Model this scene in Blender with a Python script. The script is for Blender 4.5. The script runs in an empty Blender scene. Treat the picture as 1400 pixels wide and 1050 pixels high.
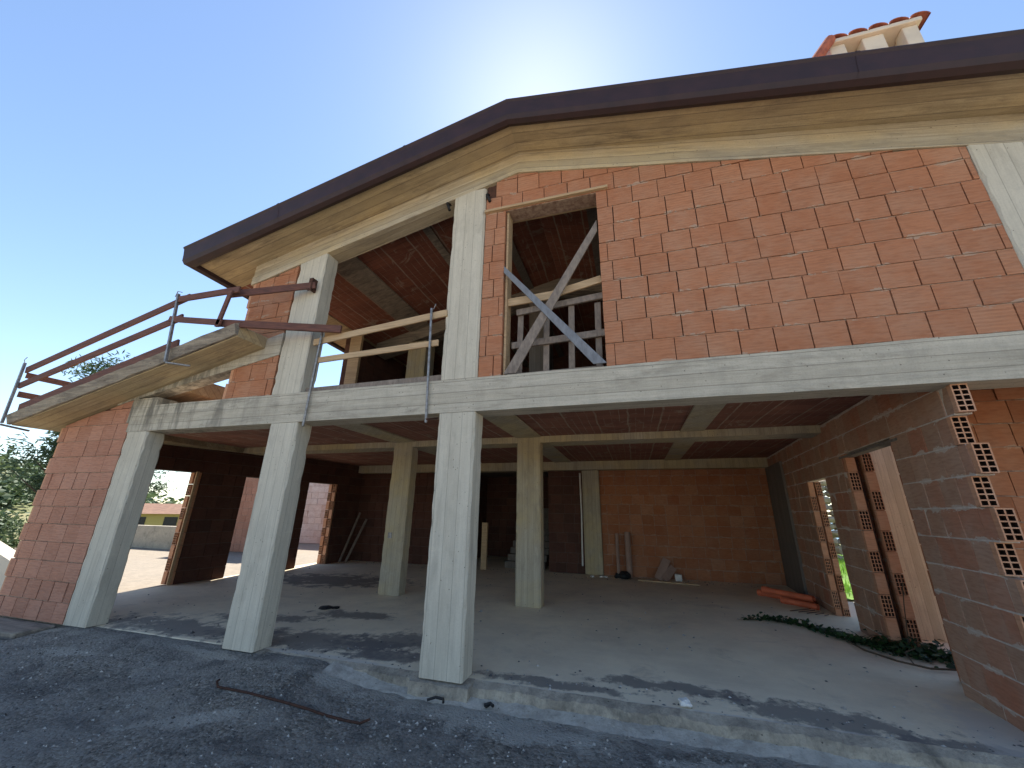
import bpy, math, random
from mathutils import Vector, Matrix, noise
random.seed(7)
RAD = math.radians
scn = bpy.context.scene
COL = scn.collection

# ------------------------------------------------------------------ materials
def new_mat(name):
    m = bpy.data.materials.new(name); m.use_nodes = True
    nt = m.node_tree; nt.nodes.clear()
    out = nt.nodes.new('ShaderNodeOutputMaterial')
    b = nt.nodes.new('ShaderNodeBsdfPrincipled')
    nt.links.new(b.outputs[0], out.inputs[0])
    return m, N(nt), b

class N:
    def __init__(s, nt): s.t = nt; s.co = None
    def link(s, a, b): s.t.links.new(a, b)
    def node(s, typ, ins=None, **kw):
        n = s.t.nodes.new(typ)
        for k, v in kw.items(): setattr(n, k, v)
        for k, v in (ins or {}).items():
            if hasattr(v, 'links') or isinstance(v, bpy.types.NodeSocket): s.link(v, n.inputs[k])
            else: n.inputs[k].default_value = v
        return n
    def obj(s):
        if s.co is None: s.co = s.node('ShaderNodeTexCoord').outputs['Object']
        return s.co
    def mapped(s, scale=(1, 1, 1), rot=(0, 0, 0), loc=(0, 0, 0)):
        return s.node('ShaderNodeMapping', {'Vector': s.obj(), 'Scale': scale, 'Rotation': rot, 'Location': loc}).outputs[0]
    def noise(s, scale, vec=None, detail=6, rough=.6, dist=0):
        return s.node('ShaderNodeTexNoise', {'Vector': vec or s.obj(), 'Scale': scale, 'Detail': detail, 'Roughness': rough, 'Distortion': dist}).outputs[0]
    def ramp(s, fac, stops):
        n = s.node('ShaderNodeValToRGB', {'Fac': fac}); cr = n.color_ramp
        while len(cr.elements) < len(stops): cr.elements.new(.5)
        for e, (p, c) in zip(cr.elements, stops):
            e.position = p
            e.color = (c, c, c, 1) if isinstance(c, (int, float)) else (*c, 1)
        return n.outputs[0]
    def mix(s, fac, a, b, mode='MIX'):
        n = s.t.nodes.new('ShaderNodeMix'); n.data_type = 'RGBA'; n.blend_type = mode
        for k, v in ((0, fac), (6, a), (7, b)):
            if isinstance(v, bpy.types.NodeSocket): s.link(v, n.inputs[k])
            elif k == 0: n.inputs[0].default_value = v
            else: n.inputs[k].default_value = (*v, 1) if len(v) == 3 else v
        return n.outputs[2]
    def math(s, op, a, b=None, c=None):
        n = s.t.nodes.new('ShaderNodeMath'); n.operation = op
        for i, v in enumerate((a, b, c)):
            if v is None: continue
            if isinstance(v, bpy.types.NodeSocket): s.link(v, n.inputs[i])
            else: n.inputs[i].default_value = v
        return n.outputs[0]
    def bump(s, h, strength=.4, dist=.01, normal=None):
        n = s.node('ShaderNodeBump', {'Height': h, 'Strength': strength, 'Distance': dist})
        if normal: s.link(normal, n.inputs['Normal'])
        return n.outputs[0]
    def xyz(s): return s.node('ShaderNodeSeparateXYZ', {0: s.obj()}).outputs

def concrete(name, a, b, stain=(.10, .09, .08), along='z', stain_amt=.5, boards=0.0, bump=.5, warm=None, drip=0, pits=True, slope=None, bvar=.5, grain=.4):
    m, n, P = new_mat(name)
    if slope:
        X, Y, Z = n.xyz()
        zz = n.math('ADD', Z, n.math('MULTIPLY', n.math('ABSOLUTE', n.math('SUBTRACT', X, -1.25)), .225)) if slope == 'g' else n.math('SUBTRACT', Z, n.math('MULTIPLY', X, .235))
        n.co = n.node('ShaderNodeCombineXYZ', {0: X, 1: Y, 2: zz}).outputs[0]
    sc = {'z': (22, 22, 1.1), 'x': (1.0, 22, 22), 'y': (22, 1.0, 22), 'n': (5, 5, 5)}[along]
    st = n.noise(1.0, n.mapped(sc), 7, .65, .3)
    st2 = n.noise(1.0, n.mapped({'z': (60, 60, 2.5), 'x': (2.2, 60, 60), 'y': (60, 2.2, 60), 'n': (18, 18, 18)}[along]), 5, .7, .2)
    fine = n.noise(60, None, 4, .7)
    col = n.mix(n.ramp(st, ((.3, 0), (.68, 1))), a, b)
    col = n.mix(n.math('MULTIPLY', n.ramp(st2, ((.50, 0), (.66, 1))), grain), col, tuple(.55 * q for q in b))
    if warm:
        col = n.mix(n.ramp(n.noise(.9, n.mapped((1, 1, 1), loc=(4, 7, 2)), 4), ((.42, 0), (.6, .8))), col, warm)
    col = n.mix(n.math('MULTIPLY', n.ramp(n.noise(2.2, n.mapped({'z': (2.2, 2.2, .6), 'x': (.5, 2.5, 2.5), 'y': (2.5, .5, 2.5), 'n': (1, 1, 1)}[along]), 8, .7, .5), ((.52, 0), (.72, 1))), stain_amt), col, stain)
    col = n.mix(n.math('MULTIPLY', n.ramp(fine, ((.35, 1), (.5, 0))), .18), col, stain)
    blot = n.noise(3.1, n.mapped((1, 1, 1), loc=(8, 2, 6)), 9, .75, .5)
    col = n.mix(n.math('MULTIPLY', n.ramp(blot, ((.50, 0), (.66, 1))), .34), col, tuple(.6 * q + .4 * w for q, w in zip(b, stain)))
    col = n.mix(n.math('MULTIPLY', n.ramp(blot, ((.30, 1), (.42, 0))), .35), col, tuple(min(.8, 1.18 * q) for q in a))
    h = n.math('ADD', n.math('MULTIPLY', st, 1.0), n.math('MULTIPLY', fine, .35))
    if pits:
        vo = n.node('ShaderNodeTexVoronoi', {'Vector': n.obj(), 'Scale': 16, 'Randomness': 1}).outputs['Distance']
        pm = n.math('MULTIPLY', n.math('LESS_THAN', vo, .10), n.math('GREATER_THAN', n.noise(5, None, 2), .52))
        col = n.mix(n.math('MULTIPLY', pm, .75), col, tuple(.5 * q for q in stain)); h = n.math('SUBTRACT', h, pm)
    if drip:
        dn_ = n.noise(1.0, n.mapped((5.5, 5.5, .9), loc=(2, 0, 0)), 7, .7, .3)
        wide = n.ramp(n.math('ADD', n.math('MULTIPLY', n.math('ADD', n.xyz()[0], 8.0), .22), n.math('MULTIPLY', n.noise(1.2, None, 3), .3)), ((.45, 1), (.85, .12)))
        col = n.mix(n.math('MULTIPLY', n.math('MULTIPLY', n.ramp(dn_, ((.44, 0), (.60, 1))), wide), drip), col, (.09, .085, .075))
    if boards:
        ax = n.xyz()[{'z': 0, 'x': 1, 'y': 0}[along]] if along != 'z' else n.math('ADD', n.xyz()[0], n.xyz()[1])
        if along == 'x': ax = n.math('ADD', n.xyz()[1], n.xyz()[2])
        fr = n.math('FRACT', n.math('DIVIDE', ax, boards))
        ln = n.math('LESS_THAN', fr, .06)
        bn = n.node('ShaderNodeTexWhiteNoise', {'W': n.math('FLOOR', n.math('DIVIDE', ax, boards))}, noise_dimensions='1D').outputs[0]
        col = n.mix(n.math('MULTIPLY', bn, bvar), col, (a[0] * .5, a[1] * .47, a[2] * .42))
        col = n.mix(n.math('MULTIPLY', ln, .5), col, stain)
        h = n.math('SUBTRACT', h, n.math('MULTIPLY', ln, .6))
    n.link(col, P.inputs['Base Color'])
    P.inputs['Roughness'].default_value = .9
    P.inputs['Specular IOR Level'].default_value = .25
    n.link(n.bump(h, bump, .012), P.inputs['Normal'])
    return m

def w_(n, z): return n.math('SINE', n.math('MULTIPLY', z, 2 * math.pi / .036))
def brick_mat(name, cols, dusty=(.45, .36, .30), dust=.25, ridge=True, course=None):
    m, n, P = new_mat(name)
    t = n.node('ShaderNodeAttribute', attribute_name='tone').outputs['Fac']
    k = len(cols)
    c = n.ramp(t, [(i / (k - 1), x) for i, x in enumerate(cols)])
    nz = n.noise(3.2, None, 6, .65)
    c = n.mix(n.ramp(nz, ((.4, 0), (.75, dust))), c, dusty)
    f = n.noise(1, n.mapped((9, 9, 55)), 4, .6)
    c = n.mix(n.math('MULTIPLY', n.ramp(f, ((.35, 1), (.55, 0))), .3), c, (cols[0][0] * .5, cols[0][1] * .42, cols[0][2] * .4))
    big = n.noise(.7, None, 4, .6)
    c = n.mix(n.ramp(big, ((.45, 0), (.68, .12))), c, tuple(.62 * q for q in cols[0]))
    if course:
        fz = n.math('FRACT', n.math('ADD', n.math('DIVIDE', n.math('SUBTRACT', n.xyz()[2], course[0]), course[1]), .5))
        dz = n.math('MULTIPLY', n.math('ABSOLUTE', n.math('SUBTRACT', fz, .5)), course[1])
        thr = n.math('MULTIPLY', n.math('SUBTRACT', n.noise(3.3, n.mapped((1, 1, 2)), 8, .72, .4), course[2]), .34)
        sm_ = n.math('LESS_THAN', dz, thr)
        c = n.mix(n.math('MULTIPLY', sm_, course[3]), c, course[4])
    n.link(c, P.inputs['Base Color'])
    P.inputs['Roughness'].default_value = .88
    P.inputs['Specular IOR Level'].default_value = .2
    z = n.xyz()[2]
    w = n.math('SINE', n.math('MULTIPLY', z, 2 * math.pi / .036))
    if ridge: c = n.mix(n.math('MULTIPLY', n.math('MULTIPLY', n.math('ADD', w_(n, z), 1.0), .5), n.ramp(n.noise(1.1, None, 3), ((.42, .02), (.62, .22)))), c, tuple(.5 * q for q in cols[0])); n.link(c, P.inputs['Base Color'])
    h = n.math('ADD', n.math('MULTIPLY', w, .3 if ridge else 0.0), n.math('MULTIPLY', f, 1.2))
    n.link(n.bump(h, .45, .006), P.inputs['Normal'])
    return m

def tile_ceiling(name, a, b, rib):
    """hollow clay floor pots between thin concrete ribs that run front to back"""
    m, n, P = new_mat(name)
    x, y, z = n.xyz()
    wob = n.math('MULTIPLY', n.math('SUBTRACT', n.noise(1.6, None, 3), .5), .07)
    fr = n.math('FRACT', n.math('DIVIDE', n.math('ADD', x, wob), .5))
    ribm = n.math('MULTIPLY', n.math('LESS_THAN', fr, .055), n.ramp(n.noise(3, None, 5), ((.35, .3), (.55, 1))))
    fr2 = n.math('FRACT', n.math('DIVIDE', n.math('ADD', y, n.math('MULTIPLY', n.math('FLOOR', n.math('DIVIDE', x, .5)), .11)), .25))
    jt = n.math('LESS_THAN', fr2, .035)
    cell = n.node('ShaderNodeTexWhiteNoise', {'Vector': n.node('ShaderNodeCombineXYZ', {0: n.math('FLOOR', n.math('DIVIDE', n.math('ADD', x, wob), .5)), 1: n.math('FLOOR', n.math('DIVIDE', y, .25))}).outputs[0]}, noise_dimensions='2D').outputs[0]
    c = n.mix(cell, a, b)
    st = n.noise(1, n.mapped((3, 40, 3)), 5, .6)
    c = n.mix(n.math('MULTIPLY', n.ramp(st, ((.35, 1), (.55, 0))), .45), c, (a[0] * .45, a[1] * .4, a[2] * .4))
    c = n.mix(n.math('MULTIPLY', jt, .5), c, (.05, .03, .025))
    c = n.mix(n.ramp(n.noise(2.6, n.mapped((1, 1, 1), rot=(0, 0, .6)), 8, .75, 1.2), ((.56, 0), (.64, .6))), c, rib)
    fr3 = n.math('FRACT', n.math('DIVIDE', n.math('ADD', x, n.math('MULTIPLY', wob, .4)), .125))
    thin = n.math('MULTIPLY', n.math('LESS_THAN', fr3, .09), n.ramp(n.noise(4, n.mapped((1, .25, 1)), 6, .7), ((.42, 0), (.6, .75))))
    c = n.mix(thin, c, rib)
    c = n.mix(n.math('MULTIPLY', ribm, .75), c, rib)
    n.link(c, P.inputs['Base Color']); P.inputs['Roughness'].default_value = .9
    n.link(n.bump(n.math('ADD', n.math('MULTIPLY', ribm, .8), n.math('SUBTRACT', st, jt)), .4, .01), P.inputs['Normal'])
    return m

def plain(name, a, b=None, scale=6, rough=.7, bump=.2, metal=0, stretch=(1, 1, 1), spec=.3):
    m, n, P = new_mat(name)
    b = b or tuple(v * .6 for v in a)
    nz = n.noise(scale, n.mapped(stretch), 6, .65)
    n.link(n.mix(n.ramp(nz, ((.35, 0), (.65, 1))), a, b), P.inputs['Base Color'])
    P.inputs['Roughness'].default_value = rough; P.inputs['Metallic'].default_value = metal
    P.inputs['Specular IOR Level'].default_value = spec
    if bump: n.link(n.bump(nz, bump, .01), P.inputs['Normal'])
    return m

def leafmat(name, a, b, trans=.25):
    m, n, P = new_mat(name)
    t = n.node('ShaderNodeAttribute', attribute_name='tone').outputs['Fac']
    n.link(n.mix(t, a, b), P.inputs['Base Color']); P.inputs['Roughness'].default_value = .6
    tr = n.node('ShaderNodeBsdfTranslucent'); n.link(n.mix(t, a, b), tr.inputs[0])
    ms = n.node('ShaderNodeMixShader', {0: trans}); n.link(P.outputs[0], ms.inputs[1]); n.link(tr.outputs[0], ms.inputs[2])
    out = [x for x in n.t.nodes if x.type == 'OUTPUT_MATERIAL'][0]; n.link(ms.outputs[0], out.inputs[0])
    return m

M = {}
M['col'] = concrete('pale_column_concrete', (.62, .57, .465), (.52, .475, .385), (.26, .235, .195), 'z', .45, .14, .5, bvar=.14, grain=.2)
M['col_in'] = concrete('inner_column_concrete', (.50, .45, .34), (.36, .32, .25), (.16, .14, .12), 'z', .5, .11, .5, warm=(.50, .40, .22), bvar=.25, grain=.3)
M['beam'] = concrete('beam_concrete', (.60, .545, .44), (.44, .40, .325), (.16, .14, .11), 'x', .7, .14, .6, drip=.8, bvar=.25, grain=.28)
M['soffitL'] = concrete('board_marked_canopy', (.56, .46, .31), (.36, .285, .18), (.13, .10, .075), 'x', .85, .15, 1.0, warm=(.52, .40, .23), grain=.34, pits=False, slope='l')
M['soffit'] = concrete('board_marked_soffit', (.56, .46, .31), (.36, .285, .18), (.13, .10, .075), 'x', .85, .15, 1.0, warm=(.52, .40, .23), grain=.34, pits=False, slope='g')
M['gable'] = concrete('gable_beam_concrete', (.58, .51, .39), (.41, .345, .25), (.20, .175, .14), 'x', .85, .15, .9, warm=(.54, .43, .26), grain=.34, slope='g')
M['rough'] = concrete('rough_edge_concrete', (.38, .33, .26), (.20, .17, .14), (.06, .05, .05), 'x', .9, 0, 1.0)
M['darkconc'] = concrete('dark_concrete', (.24, .21, .18), (.16, .14, .125), (.06, .06, .06), 'z', .4, .1, .5)
M['kerb'] = concrete('dirty_kerb', (.48, .42, .33), (.22, .19, .155), (.05, .047, .042), 'n', .9, 0, 1.2)
M['fillet'] = concrete('cement_smear', (.56, .52, .45), (.36, .33, .28), (.12, .11, .10), 'n', .7, 0, 1.2)
M['cream'] = concrete('bounce_lit_concrete', (.74, .68, .52), (.64, .58, .44), (.3, .25, .18), 'z', .3, .1, .4)  # warm bounce light put into the concrete colour
M['brick'] = brick_mat('terracotta_block', ((.39, .162, .084), (.41, .174, .092), (.425, .185, .099), (.40, .168, .088), (.45, .205, .112)), (.44, .29, .20), .42, course=(3.17, .276, .53, .65, (.42, .33, .25)))
M['brickL'] = brick_mat('terracotta_block_rosy', ((.38, .18, .12), (.43, .21, .14), (.47, .235, .16), (.40, .19, .125)), (.48, .29, .22), .35)
M['brickS'] = brick_mat('shade_brown_block', ((.36, .20, .13), (.41, .235, .155), (.44, .265, .18), (.41, .165, .095), (.39, .225, .15)), (.44, .33, .25), .5, False, course=(-.147, .263, .50, .7, (.52, .45, .38)))  # brown-grey tone of shade and blue sky put into the colour
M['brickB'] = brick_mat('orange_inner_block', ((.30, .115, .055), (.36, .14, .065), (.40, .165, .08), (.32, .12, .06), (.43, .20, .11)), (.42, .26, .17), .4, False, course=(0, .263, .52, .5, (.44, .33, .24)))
M['brickD'] = brick_mat('shaded_inner_block', ((.085, .038, .028), (.11, .05, .035), (.07, .034, .026)), (.13, .085, .065), .3, False)  # deep shade of the inner walls put into the block colour
M['brickW'] = brick_mat('whitewashed_block', ((.58, .46, .40), (.64, .53, .46), (.52, .38, .31)), (.72, .66, .60), .8, False)
M['mortar'] = plain('mortar', (.40, .30, .23), (.20, .12, .09), 14, .95, .5)
M['mortarL'] = plain('pale_mortar', (.62, .54, .47), (.44, .36, .30), 12, .95, .5)
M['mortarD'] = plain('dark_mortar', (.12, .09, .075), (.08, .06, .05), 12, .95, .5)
M['gap'] = plain('open_joint', (.10, .045, .03), (.06, .03, .02), 14, .95, .2)
M['hole'] = plain('hollow_block_inside', (.035, .016, .01), (.02, .01, .008), 10, .95, 0)  # clay cells coloured near black, their inner shade put into the colour
M['blockend'] = brick_mat('block_end_clay', ((.50, .24, .13), (.56, .29, .17), (.46, .21, .11)), (.55, .42, .32), .4, False)
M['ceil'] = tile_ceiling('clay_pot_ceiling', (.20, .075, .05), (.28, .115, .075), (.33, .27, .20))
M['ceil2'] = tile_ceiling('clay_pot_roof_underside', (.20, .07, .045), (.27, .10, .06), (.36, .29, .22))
M['gutter'] = plain('brown_painted_gutter', (.040, .018, .018), (.026, .013, .014), 5, .55, .08, spec=.35)
M['woodr'] = plain('weathered_red_brown_plank', (.17, .075, .055), (.10, .05, .042), 3, .85, .5, stretch=(1, 6, 14))
M['wood'] = plain('pale_formwork_plank', (.52, .37, .22), (.38, .26, .15), 2.5, .8, .5, stretch=(1, 8, 16))
M['woodg'] = plain('grey_weathered_plank', (.27, .22, .18), (.16, .13, .11), 3, .85, .6, stretch=(8, 8, 3))
M['woodb'] = plain('blue_grey_board', (.22, .23, .25), (.15, .155, .17), 3, .7, .4, stretch=(8, 8, 3))
M['steel'] = plain('galvanised_post', (.34, .34, .34), (.20, .18, .17), 20, .5, .3, .7)
M['rust'] = plain('rusted_steel', (.10, .045, .03), (.045, .025, .02), 25, .85, .6, .2)
M['pipe'] = plain('orange_drain_pipe', (.70, .17, .08), (.55, .13, .06), 4, .45, .05, spec=.5)
M['cardtube'] = plain('brown_tube', (.36, .24, .19), (.28, .18, .14), 5, .8, .1)
M['white'] = plain('white_plastic', (.72, .70, .66), (.6, .58, .54), 6, .5, .05)
M['black'] = plain('black_rubber', (.02, .02, .022), (.012, .012, .012), 6, .6, .1)
M['rooftile'] = plain('terracotta_roof_tile', (.42, .13, .07), (.22, .07, .05), 9, .8, .4)
M['plaster'] = plain('pale_render', (.64, .56, .45), (.54, .47, .38), 3, .9, .15)
M['yellow'] = plain('yellow_render', (.50, .40, .15), (.45, .36, .13), .6, .9, .05)
M['brownroof'] = plain('brown_roof', (.26, .15, .10), (.18, .10, .07), 3, .9, .2)
M['darkwin'] = plain('dark_window', (.03, .03, .035), (.02, .02, .02), 3, .2, 0)
M['stone'] = plain('sunlit_field_stone', (.46, .38, .28), (.27, .22, .16), 3.5, .95, .9)  # light stone tone stands in for sunlight on the wall
M['bark'] = plain('bark', (.10, .075, .05), (.06, .045, .03), 12, .95, .8, stretch=(1, 1, .2))
M['pine'] = leafmat('dark_needles', (.035, .065, .03), (.11, .16, .07), .35)
M['olive'] = leafmat('hillside_foliage', (.06, .10, .045), (.15, .19, .08))
M['ivy'] = leafmat('ivy_leaf', (.012, .035, .012), (.035, .085, .022), .15)
M['grassb'] = leafmat('grass_blade', (.10, .24, .03), (.25, .42, .06), .4)

# ground materials -------------------------------------------------------------
def ellipse_mask(n, x, y, cx, cy, rx, ry, ang=0, soft=.25):
    ca, sa = math.cos(ang), math.sin(ang)
    dx = n.math('SUBTRACT', x, cx); dy = n.math('SUBTRACT', y, cy)
    u = n.math('DIVIDE', n.math('ADD', n.math('MULTIPLY', dx, ca), n.math('MULTIPLY', dy, sa)), rx)
    v = n.math('DIVIDE', n.math('SUBTRACT', n.math('MULTIPLY', dy, ca), n.math('MULTIPLY', dx, sa)), ry)
    r = n.math('SQRT', n.math('ADD', n.math('MULTIPLY', u, u), n.math('MULTIPLY', v, v)))
    return r
def patches(n, col, lst, colour, amt, wobble=.5, nscale=3.0):
    x, y, z = n.xyz()
    nz = n.math('MULTIPLY', n.math('SUBTRACT', n.noise(nscale, None, 7, .7), .5), wobble * 2)
    for (cx, cy, rx, ry, ang) in lst:
        r = n.math('ADD', ellipse_mask(n, x, y, cx, cy, rx, ry, ang), nz)
        col = n.mix(n.math('MULTIPLY', n.ramp(r, ((.6, 1), (1.0, 0))), amt), col, colour)
    return col

def asphalt():
    m, n, P = new_mat('old_asphalt')
    v = n.node('ShaderNodeTexVoronoi', {'Vector': n.obj(), 'Scale': 42, 'Randomness': 1})
    stone = n.node('ShaderNodeSeparateColor', {0: v.outputs['Color']}).outputs[0]
    c = n.mix(n.ramp(stone, ((.1, 0), (.9, 1))), (.165, .148, .122), (.42, .38, .32))
    c = n.mix(n.math('MULTIPLY', n.math('GREATER_THAN', stone, .94), n.ramp(n.noise(6, None, 4), ((.45, 0), (.6, .9)))), c, (.42, .40, .38))
    gr = n.noise(24, None, 8, .8, .3)
    c = n.mix(n.ramp(gr, ((.36, .6), (.48, 0))), c, (.04, .04, .042))
    c = n.mix(n.ramp(gr, ((.54, 0), (.66, .7))), c, (.36, .34, .31))
    c = n.mix(n.ramp(n.noise(.9, None, 7, .7), ((.45, 0), (.7, .7))), c, (.26, .25, .24))
    c = n.mix(n.ramp(n.noise(4.5, None, 8, .75), ((.54, 0), (.66, .6))), c, (.34, .32, .30))
    c = n.mix(n.ramp(n.noise(2.0, n.mapped((1, 1, 1), loc=(9, 3, 0)), 6, .7), ((.48, 0), (.62, .65))), c, (.085, .08, .08))
    cement = (.55, .52, .46)
    c = patches(n, c, [(-3.0, 3.95, .42, .14, -.1), (-1.3, 3.86, 1.2, .24, -.03), (.6, 3.75, .8, .14, .1), (-.2, 4.03, .9, .10, 0), (1.2, 4.08, 1.2, .07, 0), (-.95, 3.72, .55, .10, .2), (-6.6, 3.62, .45, .09, .1), (-3.8, 3.05, .5, .12, .5), (-5.0, 4.03, .6, .08, -.1)], cement, .8, 1.5, 4.2)
    yy = n.xyz()[1]
    band = n.math('ADD', n.math('MULTIPLY', n.math('ABSOLUTE', n.math('SUBTRACT', yy, 4.0)), 1.1), n.math('MULTIPLY', n.noise(2.6, None, 9, .75, .5), 1.6))
    c = n.mix(n.ramp(band, ((.72, .85), (.92, 0))), c, (.46, .42, .36))
    wear = n.noise(1.3, n.mapped((.7, 1.6, 1), rot=(0, 0, .3), loc=(5, 5, 0)), 10, .78, .6)
    c = n.mix(n.ramp(wear, ((.47, 0), (.60, .65))), c, (.40, .37, .325))
    # pale gravel colour added on unseen ground to bounce light onto the front
    y = n.xyz()[1]
    far = n.ramp(n.math('ADD', n.math('MULTIPLY', y, -.12), n.math('MULTIPLY', n.noise(.4, None, 4), .3)), ((.30, 0), (.55, 1)))
    c = n.mix(far, c, (.62, .50, .36))
    n.link(c, P.inputs['Base Color']); P.inputs['Roughness'].default_value = .82
    P.inputs['Specular IOR Level'].default_value = .35
    h = n.math('ADD', n.math('MULTIPLY', v.outputs['Distance'], -1.2), n.math('MULTIPLY', gr, 2.2))
    n.link(n.bump(h, 1.0, .02), P.inputs['Normal'])
    return m
M['asphalt'] = asphalt()

def slabmat():
    m, n, P = new_mat('stained_screed')
    c = n.mix(n.ramp(n.noise(1.1, None, 7, .65), ((.35, 0), (.65, 1))), (.82, .70, .50), (.66, .56, .41))
    c = n.mix(n.ramp(n.noise(1, n.mapped((.35, 9, 1), rot=(0, 0, .25)), 6, .7, .4), ((.5, 0), (.75, .4))), c, (.82, .72, .54))
    c = n.mix(n.ramp(n.noise(1.6, n.mapped((1, 1, 1), loc=(3, 1, 5)), 9, .75, .6), ((.54, 0), (.72, .5))), c, (.36, .31, .25))
    c = n.mix(n.ramp(n.noise(9, None, 5, .7), ((.56, 0), (.70, .5))), c, (.80, .72, .58))
    c = patches(n, c, [(-4.0, 4.75, 1.5, .42, .05), (-6.2, 4.62, 1.7, .40, .0), (-2.9, 4.6, .8, .22, .1), (-5.6, 5.4, 1.0, .22, .15), (-7.0, 8.5, 2.0, .9, .1), (-3.0, 5.1, .9, .4, .3), (-4.4, 6.0, .8, .25, .1), (1.35, 4.5, .85, .28, -.15), (.2, 4.75, .9, .14, 0), (-.9, 4.45, .9, .12, 0), (2.3, 4.35, .7, .1, 0)], (.155, .14, .13), .8, 1.7, 3.6)
    c = patches(n, c, [(-1.0, 4.27, 1.2, .05, 0), (.9, 4.29, 1.1, .05, 0), (-3.6, 4.33, 1.2, .08, 0), (2.7, 4.5, .4, .9, 0)], (.58, .53, .46), .7, .8, 6)
    x, y, z = n.xyz()
    n.link(c, P.inputs['Base Color']); P.inputs['Roughness'].default_value = .8
    P.inputs['Specular IOR Level'].default_value = .3
    h = n.math('ADD', n.noise(30, None, 7, .7), n.math('MULTIPLY', n.noise(1, n.mapped((2, 30, 2), rot=(0, 0, 1.3)), 4), .5))
    n.link(n.bump(h, .35, .008), P.inputs['Normal'])
    return m
M['slab'] = slabmat()
M['terrace'] = concrete('terrace_concrete', (.34, .285, .22), (.25, .21, .165), (.2, .18, .15), 'n', .5, 0, .4)
M['lowwall'] = concrete('blotchy_render', (.62, .54, .42), (.50, .43, .34), (.18, .16, .13), 'n', .8, 0, .4)
M['earth'] = plain('dry_earth', (.42, .33, .22), (.28, .23, .14), 1.2, .95, .5)
M['grass'] = plain('grass_ground', (.16, .28, .05), (.10, .18, .035), 2.2, .95, .5)
M['land'] = plain('hillside_scrub', (.13, .15, .065), (.24, .21, .11), .08, .95, .3)
m_, n_0, P_0 = new_mat('stone_chips'); n_0.link(n_0.ramp(n_0.node('ShaderNodeAttribute', attribute_name='tone').outputs['Fac'], ((0, (.05, .05, .05)), (.55, (.20, .19, .175)), (.85, (.34, .32, .29)), (1, (.46, .43, .39)))), P_0.inputs['Base Color']); P_0.inputs['Roughness'].default_value = .9; M['chips'] = m_
M['sea'] = plain('sea_water', (.04, .12, .20), (.05, .14, .22), .01, .25, 0)

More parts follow.
